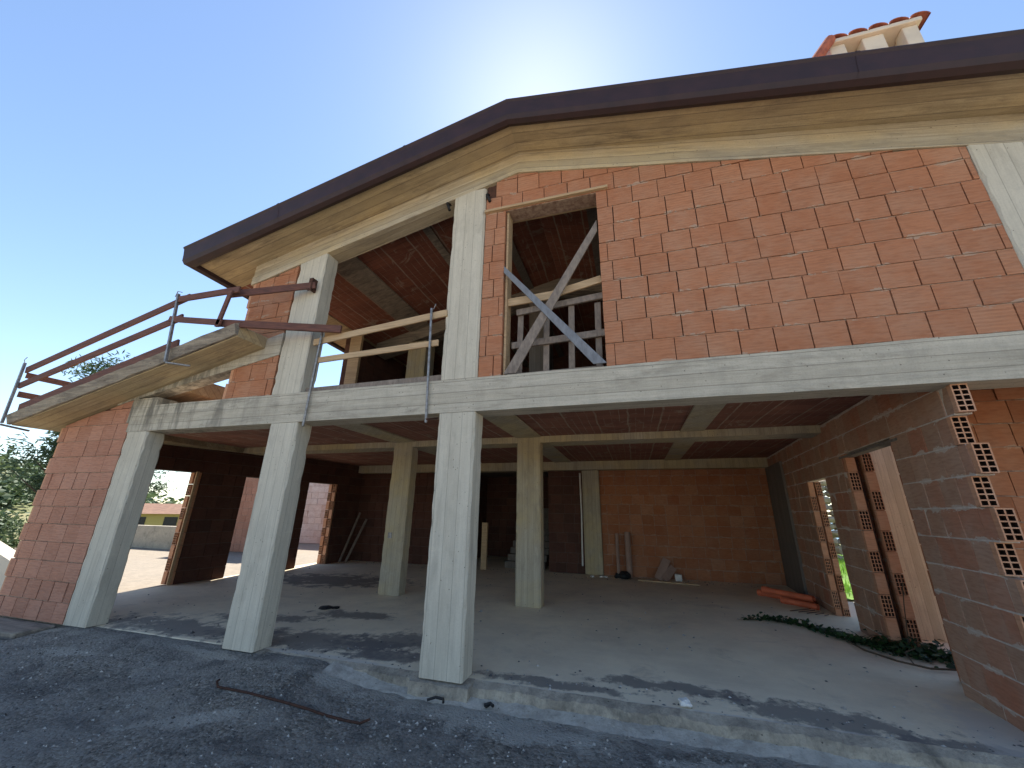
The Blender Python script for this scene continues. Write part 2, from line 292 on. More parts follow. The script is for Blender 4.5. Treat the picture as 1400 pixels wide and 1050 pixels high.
# ------------------------------------------------------------------ mesh builder
class MB:
    def __init__(s): s.v = []; s.f = []; s.t = []; s.m = []
    def face(s, pts, tone=.5, mi=0):
        b = len(s.v); s.v += [tuple(p) for p in pts]; s.f.append(tuple(range(b, b + len(pts)))); s.t.append(tone); s.m.append(mi)
    def hexa(s, p, tone=.5, mi=0, skip=()):
        """p: 8 corners, bottom 0-3 counter-clockwise, top 4-7"""
        b = len(s.v); s.v += [tuple(q) for q in p]
        for i, q in enumerate(((3, 2, 1, 0), (4, 5, 6, 7), (0, 1, 5, 4), (1, 2, 6, 5), (2, 3, 7, 6), (3, 0, 4, 7))):
            if i in skip: continue
            s.f.append(tuple(b + k for k in q)); s.t.append(tone); s.m.append(mi)
    def box(s, x0, x1, y0, y1, z0, z1, tone=.5, mi=0):
        s.hexa([(x0, y0, z0), (x1, y0, z0), (x1, y1, z0), (x0, y1, z0), (x0, y0, z1), (x1, y0, z1), (x1, y1, z1), (x0, y1, z1)], tone, mi)
    def bar(s, a, b, w, h, up=(0, 0, 1), tone=.5, mi=0):
        a = Vector(a); b = Vector(b); d = (b - a).normalized(); u = Vector(up)
        sd = d.cross(u).normalized() * (w / 2); u2 = sd.cross(d).normalized() * (h / 2)
        P = []
        for q in (a, b): P += [q - sd - u2, q + sd - u2, q + sd + u2, q - sd + u2]
        s.hexa([P[0], P[1], P[5], P[4], P[3], P[2], P[6], P[7]], tone, mi)
    def tube(s, pts, r, n=10, tone=.5, mi=0, cap=True, r1=None):
        pts = [Vector(p) for p in pts]; rings = []
        for i, p in enumerate(pts):
            d = (pts[min(i + 1, len(pts) - 1)] - pts[max(i - 1, 0)]).normalized()
            a = d.cross(Vector((0, 0, 1)));
            if a.length < .05: a = d.cross(Vector((1, 0, 0)))
            a.normalize(); c = d.cross(a)
            rr = r if r1 is None else r + (r1 - r) * i / (len(pts) - 1)
            rings.append([len(s.v) + k for k in range(n)])
            s.v += [tuple(p + a * (rr * math.cos(2 * math.pi * k / n)) + c * (rr * math.sin(2 * math.pi * k / n))) for k in range(n)]
        for A, B in zip(rings, rings[1:]):
            for k in range(n):
                s.f.append((A[k], A[(k + 1) % n], B[(k + 1) % n], B[k])); s.t.append(tone); s.m.append(mi)
        if cap:
            s.f.append(tuple(reversed(rings[0]))); s.f.append(tuple(rings[-1])); s.t += [tone] * 2; s.m += [mi] * 2
    def prism(s, poly, y0, y1, tone=.5, mi=0):
        """polygon in (x,z) extruded along y"""
        b = len(s.v); k = len(poly)
        s.v += [(x, y0, z) for x, z in poly] + [(x, y1, z) for x, z in poly]
        s.f.append(tuple(range(b, b + k))); s.f.append(tuple(reversed(range(b + k, b + 2 * k)))); s.t += [tone] * 2; s.m += [mi] * 2
        for i in range(k):
            j = (i + 1) % k; s.f.append((b + j, b + i, b + k + i, b + k + j)); s.t.append(tone); s.m.append(mi)
    def build(s, name, mats, parent=None, bevel=0, smooth=False, fix=True):
        me = bpy.data.meshes.new(name)
        org = Vector((0, 0, 0))
        if parent is None and s.v:
            xs = [p[0] for p in s.v]; ys = [p[1] for p in s.v]; zs = [p[2] for p in s.v]
            org = Vector(((min(xs) + max(xs)) / 2, (min(ys) + max(ys)) / 2, min(zs)))
        me.from_pydata([tuple(Vector(p) - org) for p in s.v], [], s.f)
        at = me.attributes.new('tone', 'FLOAT', 'FACE'); at.data.foreach_set('value', s.t)
        mats = mats if isinstance(mats, (list, tuple)) else [mats]
        for q in mats: me.materials.append(M[q])
        me.polygons.foreach_set('material_index', s.m)
        if fix:
            import bmesh
            bm = bmesh.new(); bm.from_mesh(me); bmesh.ops.recalc_face_normals(bm, faces=bm.faces); bm.to_mesh(me); bm.free()
        if smooth: me.polygons.foreach_set('use_smooth', [True] * len(me.polygons))
        o = bpy.data.objects.new(name, me); COL.objects.link(o)
        if parent is not None:
            o.parent = parent
            q = parent; tot = Vector((0, 0, 0))
            while q is not None: tot += q.location; q = q.parent
            o.location = -tot
        else: o.location = org
        if bevel:
            md = o.modifiers.new('edge', 'BEVEL'); md.width = bevel; md.segments = 2; md.limit_method = 'ANGLE'; md.angle_limit = RAD(35)
        return o

def tag(o, label=None, cat=None, group=None, kind=None):
    if label: o['label'] = label
    if cat: o['category'] = cat
    if group: o['group'] = group
    if kind: o['kind'] = kind
    return o
def empty(name, loc, label, cat, group=None):
    o = bpy.data.objects.new(name, None); COL.objects.link(o); o.location = loc
    o.empty_display_size = .3
    return tag(o, label, cat, group)

# ------------------------------------------------------------------ block wall
CH = .263
def block_wall(p0, p1, z0, ztop, thick, holes=(), bl=.30, side=1, seed=1, ch=CH, vmortar=False, hmortar=True, jit=.004, teeth=None, lean=None, missing=(), smear=0, gw=(.003, .0075)):
    """blocks laid from p0 to p1 (x,y); visible face on the left of the direction*side; returns MB with mats [brick, mortar, gap]"""
    rnd = random.Random(seed)
    p0 = Vector((*p0, 0)); p1 = Vector((*p1, 0)); L = (p1 - p0).length; d = (p1 - p0) / L
    nrm = Vector((-d.y, d.x, 0)) * side           # points INTO the wall
    prof = ztop if callable(ztop) else (lambda u: ztop)
    zmax = max(prof(L * i / 40) for i in range(41))
    mb = MB()
    def P(u, w, z): q = p0 + d * u + nrm * w; return (q.x, q.y, z)
    row = 0; z = z0
    while z < zmax - .02:
        zt = z + ch; zc = z + ch / 2
        # free intervals
        iv = [(0, L)]
        for (a, b, c, e) in holes:
            if c < zc < e:
                nv = []
                for (s, t) in iv:
                    if b <= s or a >= t: nv.append((s, t)); continue
                    if a > s: nv.append((s, a))
                    if b < t: nv.append((b, t))
                iv = nv
        for (s, t) in iv:
            if teeth:                                   # ragged end at u=0 or u=L
                if 's' in teeth and s == 0: s += teeth['s'][row % len(teeth['s'])]
                if 'e' in teeth and t == L: t -= teeth['e'][row % len(teeth['e'])]
            # core
            segs = max(1, int((t - s) / .5))
            for k in range(segs):
                a = s + (t - s) * k / segs; b = s + (t - s) * (k + 1) / segs
                ta, tb = min(zt, prof(a)) - .006, min(zt, prof(b)) - .006
                if ta < z + .01 and tb < z + .01: continue
                ta = max(ta, z + .002); tb = max(tb, z + .002)
                e0 = .012 if k == 0 else 0; e1 = .012 if k == segs - 1 else 0
                c = .022 if not smear else .007
                mb.hexa([P(a + e0, c, z), P(b - e1, c, z), P(b - e1, thick - c, z), P(a + e0, thick - c, z), P(a + e0, c, ta), P(b - e1, c, tb), P(b - e1, thick - c, tb), P(a + e0, thick - c, ta)], .5, 1 if vmortar else 2)
                if hmortar and min(ta, tb) > z + .03:   # bed joint
                    hm = .011 if not smear else -.002
                    mb.hexa([P(a + e0, hm, z - .006), P(b - e1, hm, z - .006), P(b - e1, thick - hm, z - .006), P(a + e0, thick - hm, z - .006), P(a + e0, hm, z + .006), P(b - e1, hm, z + .006), P(b - e1, thick - hm, z + .006), P(a + e0, thick - hm, z + .006)], .5, 1)
            u = s - (rnd.random() * bl * .8 if row % 2 else bl * (.35 + .3 * rnd.random()))
            if u + bl < s + .05: u = s
            while u < t - .03:
                w = bl * (1 + rnd.uniform(-.03, .03))
                a = max(u, s); b = min(u + w, t)
                if t - b < .06: b = t
                if b - a > .04 and not any(abs((a + b) / 2 - mu) < bl / 2 and abs(zc - mz) < ch / 2 for mu, mz in missing):
                    g = rnd.uniform(*gw); gb = gw[0] + .0022
                    ta, tb = min(zt - gb, prof(a) - .004), min(zt - gb, prof(b) - .004)
                    if max(ta, tb) > z + .035:
                        ta = max(ta, z + gb + .004); tb = max(tb, z + gb + .004)
                        o1, o2, o3 = (rnd.uniform(-jit, jit) for _ in range(3)); dz = rnd.uniform(-.004, .003)
                        zz = z + gb + dz; tn = rnd.random()
                        mb.hexa([P(a + g, o1, zz), P(b - g, o2, zz), P(b - g, thick - o2, zz), P(a + g, thick - o1, zz),
                                 P(a + g, o1 + o3, ta + min(0, dz)), P(b - g, o2 + o3, tb + min(0, dz)), P(b - g, thick - o2, tb), P(a + g, thick - o1, ta)], tn, 0)
                u += w
                if b == t: break
        z = zt; row += 1
    mb.P = P; mb.nrm = nrm; mb.d = d; mb.L = L; mb.z0 = z0
    return mb

def hollow_end(mb, o, eu, ev, en, w, h, nu, nv, mi_clay=0, mi_hole=1, wall=.011, tone=.5):
    """open end of a hollow block: o lower corner, eu/ev unit directions across and up, en outward; grid of recessed cells"""
    o = Vector(o); eu = Vector(eu); ev = Vector(ev); en = Vector(en)
    cu = (w - wall * (nu + 1)) / nu; cv = (h - wall * (nv + 1)) / nv
    def R(u0, u1, v0, v1, mi):
        mb.face([o + eu * u0 + ev * v0, o + eu * u1 + ev * v0, o + eu * u1 + ev * v1, o + eu * u0 + ev * v1], tone, mi)
    A0 = [o, o + eu * w, o + eu * w + ev * h, o + ev * h]; B0 = [q - en * .056 for q in A0]
    for k in range(4): mb.face([A0[k], B0[k], B0[(k + 1) % 4], A0[(k + 1) % 4]], tone, mi_clay)
    for i in range(nu + 1): R(i * (cu + wall), i * (cu + wall) + wall, 0, h, mi_clay)
    for i in range(nu):
        u0 = wall + i * (cu + wall); u1 = u0 + cu
        for j in range(nv + 1): R(u0, u1, j * (cv + wall), j * (cv + wall) + wall, mi_clay)
        for j in range(nv):
            v0 = wall + j * (cv + wall); v1 = v0 + cv; dp = en * -.05
            A = [o + eu * u0 + ev * v0, o + eu * u1 + ev * v0, o + eu * u1 + ev * v1, o + eu * u0 + ev * v1]
            B = [q + dp for q in A]
            mb.face(B, tone, mi_hole)
            for k in range(4): mb.face([A[k], A[(k + 1) % 4], B[(k + 1) % 4], B[k]], tone, mi_hole)

# ==================================================================== THE HOUSE
YF = 4.15
kL, kR, XR = .235, .214, -1.25
def zsoff(x): return 6.67 - (kL * (XR - x) if x < XR else kR * (x - XR))
def zbeam(x): return 6.285 - (kL * (XR - x) if x < XR else kR * (x - XR))
def zlean(x): return 2.86 + .235 * (x + 9.91)
house = empty('unfinished_house', (-2, 7.5, 0), 'unfinished two-storey house of bare terracotta blocks and grey concrete columns under a gable roof', 'house')
HP = lambda mb, name, mats, **k: mb.build(name, mats, house, **k)
def ybox(name, mat, x0, x1, y0, y1, z0, z1, bevel=.012, parent=None):
    mb = MB(); mb.box(x0, x1, y0, y1, z0, z1); return mb.build(name, mat, parent or house, bevel=bevel)

# floor slab, front edge stepped
def floor_z(x): return 0
mb = MB()
mb.prism([(-9.72, -.6), (6.5, -.6), (6.5, 0), (-9.72, 0)], 4.27, 12.0)
mb.box(-6.0, -2.1, 12.001, 15.4, -.6, -.001)
slab = HP(mb, 'floor_slab', 'slab', bevel=.02)
# rough kerb edge in front of the slab
mb = MB(); n_ = 420
for i in range(n_):
    xa = -4.4 + 10.8 * i / n_; xb = -4.4 + 10.8 * (i + 1) / n_
    def kb(x):
        a = .025 * noise.noise(Vector((x * 3, 0, 0))) + .02 * noise.noise(Vector((x * 13, 0, 0))); b = .04 * noise.noise(Vector((x * 2.1, 5, 0))) + .03 * noise.noise(Vector((x * 9, 5, 0))) + .012 * noise.noise(Vector((x * 31, 5, 0)))
        return (4.205 + a, 4.165 + b)
    a0, a1 = kb(xa); b0, b1 = kb(xb)
    mb.hexa([(xa, a1, -.3), (xb, b1, -.3), (xb, 4.29, -.3), (xa, 4.29, -.3), (xa, a0, -.03 + .5 * (a0 - 4.205)), (xb, b0, -.03 + .5 * (b0 - 4.205)), (xb, 4.29, .004 + .2 * (b0 - 4.205)), (xa, 4.29, .004 + .2 * (a0 - 4.205))])
HP(mb, 'kerb', 'kerb')
def footing(x0, x1, y0):
    mb = MB(); n = 12; y1 = 4.30
    for i in range(n):
        a = x0 + (x1 - x0) * i / n; b = x0 + (x1 - x0) * (i + 1) / n
        f = lambda x, k: .035 * noise.noise(Vector((x * 6, k, y0)))
        mb.hexa([(a, y0 - .03 + f(a, 1), -.3), (b, y0 - .03 + f(b, 1), -.3), (b, y1, -.3), (a, y1, -.3), (a, y0 + f(a, 2), -.02 + .3 * f(a, 3)), (b, y0 + f(b, 2), -.02 + .3 * f(b, 3)), (b, y1, .006), (a, y1, .006)])
    HP(mb, 'column_footing', 'kerb')
footing(-2.30, -1.66, 4.11)
footing(-4.98, -4.28, 4.11)

def rough_column(mat, x0, x1, y0, y1, z0, z1, name='column', amp=.002):
    mb = MB(); n = max(8, int((z1 - z0) / .09)); c = .013; sd = x0 * 7.3 + z0
    def ring(z):
        pts = []
        for (cx, cy, a, b) in ((x0, y0, (0, 1), (1, 0)), (x1, y0, (-1, 0), (0, 1)), (x1, y1, (0, -1), (-1, 0)), (x0, y1, (1, 0), (0, -1))):
            q = noise.noise(Vector((cx * 3 + sd, cy * 3, z * 2.2))) * amp; q2 = noise.noise(Vector((cx * 3, sd, z * 1.1))) * amp
            k = c * (1 + 1.6 * max(0, noise.noise(Vector((sd, cx * 5 + cy, z * 7)))) * 2)
            for d in (a, b): pts.append((cx + q + d[0] * k, cy + q2 + d[1] * k, z))
        return pts
    R0 = None
    for i in range(n + 1):
        r_ = ring(z0 + (z1 - z0) * i / n)
        if R0:
            for k in range(8): mb.face([R0[k], R0[(k + 1) % 8], r_[(k + 1) % 8], r_[k]])
        else: mb.face(list(reversed(r_)))
        R0 = r_
    mb.face(R0)
    return mb.build(name, mat, house)
# ground floor columns
for (x0, x1, y, zt) in ((-7.83, -7.35, YF, 2.74), (-4.86, -4.38, YF, 2.74), (-2.22, -1.74, YF, 2.74)):
    rough_column('col', x0, x1, y, y + .27, 0.004, zt - .004)
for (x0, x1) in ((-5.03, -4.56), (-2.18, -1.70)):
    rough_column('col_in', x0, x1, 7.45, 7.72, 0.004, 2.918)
# little junction box and marks on the inner columns
ybox('junction_box', 'steel', -4.93, -4.84, 7.435, 7.449, 1.05, 1.16, .003)

# first floor beam and slab
def xbeam(name, mat, x0, x1, y0, y1, z0, z1, n=24, amp=.006, bevel=0):
    mb = MB()
    for i in range(n):
        a = x0 + (x1 - x0) * i / n; b = x0 + (x1 - x0) * (i + 1) / n
        f = lambda x, s: amp * noise.noise(Vector((x * 1.7, s, 0)))
        mb.hexa([(a, y0 + f(a, 1), z0 + f(a, 2)), (b, y0 + f(b, 1), z0 + f(b, 2)), (b, y1, z0 + f(b, 3)), (a, y1, z0 + f(a, 3)), (a, y0 + f(a, 4), z1 + f(a, 5)), (b, y0 + f(b, 4), z1 + f(b, 5)), (b, y1, z1), (a, y1, z1)])
    return HP(mb, name, mat)
fb = xbeam('front_beam', 'beam', -7.86, 6.5, YF - .002, YF + .30, 2.74, 3.168, 60)
for x0, x1 in ((-5.0, -4.46), (-2.25, -1.72)):   # slight formwork patches where columns meet the beam
    pass
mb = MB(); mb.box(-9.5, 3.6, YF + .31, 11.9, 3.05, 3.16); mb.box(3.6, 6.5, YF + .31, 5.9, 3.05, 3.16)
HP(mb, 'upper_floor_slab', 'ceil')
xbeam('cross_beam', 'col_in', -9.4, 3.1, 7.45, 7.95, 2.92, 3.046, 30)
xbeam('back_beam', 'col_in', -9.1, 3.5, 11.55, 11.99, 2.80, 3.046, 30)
for (x0, x1) in ((-5.05, -4.5), (-2.2, -1.68), (.9, 1.3)):
    for (ya, yb) in ((4.56, 7.44), (7.96, 11.54)):
        ybox('ceiling_rib', 'col_in', x0, x1, ya, yb, 3.022, 3.047, .006)
# beam along the left wall
mb = MB(); mb.hexa([(-9.93, 4.56, 3.0), (-9.55, 4.56, 3.0), (-9.02, 11.54, 3.0), (-9.4, 11.54, 3.0), (-9.93, 4.56, 3.046), (-9.55, 4.56, 3.046), (-9.02, 11.54, 3.046), (-9.4, 11.54, 3.046)])


# brick panel at the left end of the front
mb = block_wall((-9.62, YF + .01), (-7.85, YF + .01), 0.0, lambda u: zlean(-9.62 + u) - .02 + .12 * 0, .28, bl=.315, seed=3, teeth={'s': (.053, .103)}, side=1)
lw = HP(mb, 'brick_panel', ['brickL', 'mortar', 'gap'])
# hollow ends on its left edge
mb = MB()
for r in range(11):
    off = (0, .05)[r % 2]; z = r * CH
    if True:
        hollow_end(mb, (-9.62 + off - .001, YF + .26, z + .008), (0, -1, 0), (0, 0, 1), (-1, 0, 0), .24, .245, 4, 4)
HP(mb, 'hollow_block_ends', ['blockend', 'hole'], fix=False)

# left side wall, three openings
LX = lambda y: -9.67 + .117 * (y - 6.84)
p0 = (LX(4.50), 4.50); p1 = (LX(11.79), 11.79); LL = math.dist(p0, p1); kk = LL / 7.25
mb = block_wall(p0, p1, 0, 3.045, .26, holes=((-.1, (6.78 - 4.5) * kk, -.1, 2.40), ((7.80 - 4.5) * kk, (8.62 - 4.5) * kk, -.1, 2.25), ((9.68 - 4.5) * kk, (10.75 - 4.5) * kk, -.1, 2.40)), bl=.3, seed=9, side=1, vmortar=True)
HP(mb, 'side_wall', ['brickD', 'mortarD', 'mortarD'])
mb = MB()
def jamb_pair(mb, y, X, rows, gapw=.09, lw=.11, ch=CH, en=(0, -1, 0), skip=0, z0=0):
    """two leaves of hollow block seen end on, every second block showing its cells"""
    for leaf in (0, 1):
        x = X + leaf * (lw + gapw)
        for r in range(rows):
            z = z0 + r * ch
            o = (x, y, z + .005)
            if (r + leaf + skip) % 2: hollow_end(mb, o, (1, 0, 0), (0, 0, 1), en, lw, ch - .01, 3, 5, wall=.009, tone=random.random())
            else: mb.box(x, x + lw, y - .001, y + .054, z + .004, z + ch - .004, random.random(), 0)
jl = MB(); jamb_pair(jl, 6.722, LX(6.78) - .27, 9, .05, .11); HP(jl, 'door_jamb', ['blockend', 'hole'], fix=False)
jl = MB(); jamb_pair(jl, 10.695, LX(10.75) - .27, 9, .05, .11); HP(jl, 'door_jamb', ['blockend', 'hole'], fix=False)
# timber board down the first jamb
ybox('door_board', 'wood', LX(6.78) - .02, LX(6.78) + .01, 6.66, 6.72, 0.01, 2.38, .004)

# back wall: orange right stretch, dark left stretch, stair recess between
mb = block_wall((-.93, 11.8), (3.6, 11.8), 0, 2.80, .25, bl=.31, seed=12, vmortar=True, smear=1); HP(mb, 'back_wall', ['brickB', 'mortar', 'gap'])
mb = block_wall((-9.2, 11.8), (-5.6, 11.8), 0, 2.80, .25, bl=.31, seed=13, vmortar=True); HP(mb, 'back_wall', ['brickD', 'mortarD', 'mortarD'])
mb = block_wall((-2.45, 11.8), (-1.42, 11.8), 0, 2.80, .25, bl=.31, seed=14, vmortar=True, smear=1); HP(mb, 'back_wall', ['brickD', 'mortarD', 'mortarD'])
ybox('column', 'col_in', -1.42, -.93, 11.72, 12.1, .004, 2.80, .012)
mb = block_wall((-2.45, 11.8), (-2.45, 15.0), 0, 2.95, .2, bl=.31, seed=15, vmortar=True, side=-1); HP(mb, 'stair_wall', ['brickD', 'mortarD', 'mortarD'])
mb = block_wall((-5.6, 11.8), (-5.6, 15.0), 0, 2.95, .2, bl=.31, seed=16, vmortar=True, side=1); HP(mb, 'stair_wall', ['brickD', 'mortarD', 'mortarD'])
mb = block_wall((-5.8, 15.0), (-2.2, 15.0), 0, 2.95, .2, bl=.31, seed=17, vmortar=True); HP(mb, 'stair_wall', ['brickD', 'mortarD', 'mortarD'])
mb = MB(); mb.box(-5.95, -2.1, 11.92, 15.4, 2.93, 3.15); HP(mb, 'stair_ceiling', 'darkconc')
mb = MB()
for i in range(10):
    mb.box(-3.9 + .0, -2.66, 12.2 + i * .28, 12.2 + (i + 1) * .28 + .02, max(0, i * .175 - .12), (i + 1) * .175)
HP(mb, 'staircase', 'darkconc')

# right side wall (slightly skewed), two doorways, ragged front end
RX = lambda y: 2.83 + .085 * (y - 4.7)
p0 = (RX(4.22), 4.22); p1 = (RX(11.75), 11.75); RL = math.dist(p0, p1); kk = RL / 7.53
U = lambda y: (y - 4.22) * kk
TE = (0.055, .195)
mb = block_wall(p0, p1, -.147, 3.045, .115, holes=((U(5.46), U(6.86), -.1, 2.42), (U(7.76), U(8.78), -.1, 2.16)), bl=.26, seed=21, side=-1, vmortar=True, teeth={'s': TE}, smear=1, jit=.005)
HP(mb, 'side_wall', ['brickS', 'mortarL', 'mortarL'])
P = mb.P; d_ = mb.d; nr_ = mb.nrm
mb = MB()
for r in range(11):
    off = TE[r % 2]; z = r * CH - .147
    o = Vector(P(off - .055, .0, z + .006))
    hollow_end(mb, o, nr_, (0, 0, 1), -d_, .115, CH - .012, 2, 5, wall=.011, tone=random.random())
HP(mb, 'hollow_block_ends', ['blockend', 'hole'], fix=False)
# second leaf behind the first, from the first doorway back
q0 = Vector(P(U(6.86), .205, 0)); q1 = Vector(P(U(7.76), .205, 0))
mb = block_wall((q0.x, q0.y), (q1.x, q1.y), 0, 3.045, .115, bl=.26, seed=22, side=-1, vmortar=True); HP(mb, 'outer_leaf', ['brickB', 'mortar', 'gap'])
q0 = Vector(P(U(8.80), .13, 0)); q1 = Vector(P(RL, .13, 0))
mb = block_wall((q0.x, q0.y), (q1.x, q1.y), 0, 3.045, .075, bl=.26, seed=23, side=-1, vmortar=True); HP(mb, 'outer_leaf', ['brickB', 'mortar', 'gap'])
jr = MB(); jamb_pair(jr, 6.805, RX(6.85) + .0, 10, .09, .115, skip=1, z0=-.147); HP(jr, 'door_jamb', ['blockend', 'hole'], fix=False)
jr = MB(); jamb_pair(jr, 8.722, RX(8.77) + .0, 9, .035, .085, z0=-.147); HP(jr, 'door_jamb', ['blockend', 'hole'], fix=False)
mb = MB(); mb.bar(P(U(5.30), .05, 2.44), P(U(7.0), .05, 2.44), .11, .03); HP(mb, 'door_lintel', 'darkconc')
# rusty cable conduit in the jamb gap
mb = MB(); mb.tube([(RX(6.85) + .155, 6.86, .01), (RX(6.85) + .15, 6.865, 1.2), (RX(6.85) + .16, 6.86, 2.4)], .013, 8); HP(mb, 'conduit', 'rust', smooth=True)
# dark concrete column in the far corner
mb = MB(); a = RX(10.2) - .05; b = RX(11.74) - .05
mb.hexa([(a, 10.2, .004), (a + .3, 10.2, .004), (b + .3, 11.74, .004), (b, 11.74, .004), (a, 10.2, 2.79), (a + .3, 10.2, 2.79), (b + .3, 11.74, 2.79), (b, 11.74, 2.79)])
HP(mb, 'column', 'darkconc', bevel=.01)
# cream column and block wall seen beyond the doorway and the ragged end
ybox('column', 'cream', 3.42, 4.05, 7.48, 7.9, -.2, 3.05, .012)
mb = block_wall((3.10, 5.62), (6.4, 5.62), 0, 3.04, .25, bl=.31, seed=25); HP(mb, 'wing_wall', ['brickB', 'mortar', 'gap'])

# ------------------------------------------------------------ upper storey front
rough_column('col', -4.97, -4.45, YF, YF + .26, 3.17, zbeam(-4.7) + .1)
rough_column('col', -2.24, -1.74, YF - .003, YF + .26, 3.17, zbeam(-2.0) + .02)
rough_column('col', 3.57, 4.15, YF, YF + .26, 3.17, zbeam(3.9) + .1)
# block gable wall with the doorway
mb = block_wall((-1.735, YF + .012), (3.57, YF + .012), 3.17, lambda u: zbeam(-1.735 + u) + .0, .25, bl=.315, ch=.276, seed=31,
                holes=((.305, 1.555, 3.1, 5.66),), missing=((.0, 6.05),))
HP(mb, 'gable_wall', ['brick', 'mortar', 'gap'])
# narrow panels left of the upper corner column
mb = block_wall((-5.95, YF + .014), (-5.0, YF + .014), 3.17, lambda u: zbeam(-5.95 + u), .25, bl=.31, seed=33, teeth={'s': (.053, .093)})
HP(mb, 'brick_panel', ['brick', 'mortar', 'gap'])
for r in range(8):
    mb = MB(); hollow_end(mb, (-5.952 + (0, .04)[r % 2], YF + .25, 3.17 + r * CH + .006), (0, -1, 0), (0, 0, 1), (-1, 0, 0), .23, CH - .012, 4, 5)
    HP(mb, 'hollow_block_end', ['blockend', 'hole'], fix=False)
# lintel plank and frame
ybox('lintel', 'wood', -1.74, -.02, YF - .03, YF + .30, 5.662, 5.70, .004)
fr = ybox('door_frame', 'wood', -1.425, -1.395, YF + .06, YF + .24, 3.18, 5.655, .004)
# gable beam in two slopes, with the board step
for nm, xa, xb in (('l', -5.955, XR), ('r', XR, 4.13)):
    mb = MB(); n = 26
    for i in range(n):
        a = xa + (xb - xa) * i / n; b = xa + (xb - xa) * (i + 1) / n
        f = lambda x, s: .007 * noise.noise(Vector((x * 1.5, s, 0)))
        for (lo, hi, yy) in ((0, .16, YF - .004), (.16, .40, YF + .012)):
            mb.hexa([(a, yy + f(a, 1), zbeam(a) + lo + (f(a, 2) if lo == 0 else 0)), (b, yy + f(b, 1), zbeam(b) + lo + (f(b, 2) if lo == 0 else 0)), (b, YF + .28, zbeam(b) + lo), (a, YF + .28, zbeam(a) + lo),
                     (a, yy + f(a, 1), zbeam(a) + hi), (b, yy + f(b, 1), zbeam(b) + hi), (b, YF + .28, zbeam(b) + hi), (a, YF + .28, zbeam(a) + hi)])
    HP(mb, 'gable_beam', 'gable')
# roof
EL, ER = -6.62, 4.14
def roofslab(name, mat, y0, y1, t0, t1, xl=EL, xr=ER, parent=None):
    mb = MB()
    mb.prism([(xl, zsoff(xl) + t0), (XR, zsoff(XR) + t0), (xr, zsoff(xr) + t0), (xr, zsoff(xr) + t1), (XR, zsoff(XR) + t1), (xl, zsoff(xl) + t1)], y0, y1)
    return mb.build(name, mat, parent or house)
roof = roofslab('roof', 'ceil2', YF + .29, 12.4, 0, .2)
roofslab('eave_soffit', 'soffit', 3.70, YF + .285, .0, .2)
roofslab('roof_covering', 'rooftile', 3.66, 12.45, .202, .26, EL - .1, ER + .1)
mb = MB()                                                      # left eave soffit strip running back
for x in (EL,): mb.prism([(EL + .002, zsoff(EL) - .012), (-5.98, zsoff(-5.98) - .012), (-5.98, zsoff(-5.98) - .002), (EL + .002, zsoff(EL) - .002)], YF + .42, 12.3)
HP(mb, 'side_eave_soffit', 'soffit')
for x0, w in ((-4.95, .5), (-3.15, .14), (-2.0, .16), (-.4, .45), (1.3, .14), (2.4, .45)):
    mb = MB(); mb.prism([(x0, zsoff(x0) - .03), (x0 + w, zsoff(x0 + w) - .03), (x0 + w, zsoff(x0 + w) - .002), (x0, zsoff(x0) - .002)], YF + .42, 11.7)
    HP(mb, 'roof_rib', 'darkconc' if x0 > -2.5 else 'rough')
mb = MB(); mb.prism([(-5.9, zsoff(-5.9) - .3), (XR, zsoff(XR) - .3), (3.5, zsoff(3.5) - .3), (3.5, zsoff(3.5) - .004), (XR, zsoff(XR) - .004), (-5.9, zsoff(-5.9) - .004)], 7.5, 7.9)
HP(mb, 'roof_beam', 'rough')
# gutter: profile swept along the rakes and back along the eaves
prof = [(-.0, -.02), (-.015, -.06), (-.07, -.085), (-.125, -.06), (-.15, 0.0), (-.155, .10), (-.165, .205), (-.18, .235), (-.175, .255), (-.14, .262), (-.10, .25), (0, .24)]
def sweep(mb, ring_a, ring_b):
    for k in range(len(prof)):
        j = (k + 1) % len(prof)
        mb.face([ring_a[k], ring_a[j], ring_b[j], ring_b[k]])
gx0, gx1 = EL - .0, ER + .0
def rake(x, mitre=0): return [(x + mitre * p, 3.70 + p, zsoff(x) + q + (.0)) for p, q in prof]
mb = MB()
A = [(gx0 + p, 3.70 + p, zsoff(gx0) + q) for p, q in prof]; B = [(XR, 3.70 + p, zsoff(XR) + q) for p, q in prof]
Cc = [(gx1 - p, 3.70 + p, zsoff(gx1) + q) for p, q in prof]
D = [(gx0 + p, 12.4, zsoff(gx0) + q) for p, q in prof]; E = [(gx1 - p, 12.4, zsoff(gx1) + q) for p, q in prof]
nseg = 10
def lerp(A, B, t): return [tuple(a[i] + (b[i] - a[i]) * t for i in range(3)) for a, b in zip(A, B)]
for X, Y in ((A, B), (B, Cc), (A, D), (Cc, E)):
    for i in range(nseg): sweep(mb, lerp(X, Y, i / nseg), lerp(X, Y, (i + 1) / nseg))
mb.face(D); mb.face(list(reversed(E)))
gut = HP(mb, 'gutter', 'gutter')
for X, Y, t in ((B, Cc, .68), (A, B, .33), (A, B, .72)):
    mb = MB()                                                  # seam sleeve
    r0 = [(x, y - .004, z + (.003 if i > 5 else -.003)) for i, (x, y, z) in enumerate(lerp(X, Y, t))]; r1 = [(x, y - .004, z + (.003 if i > 5 else -.003)) for i, (x, y, z) in enumerate(lerp(X, Y, t + .006))]
    sweep(mb, r0, r1)
    mb.build('gutter_seam', 'gutter', gut)

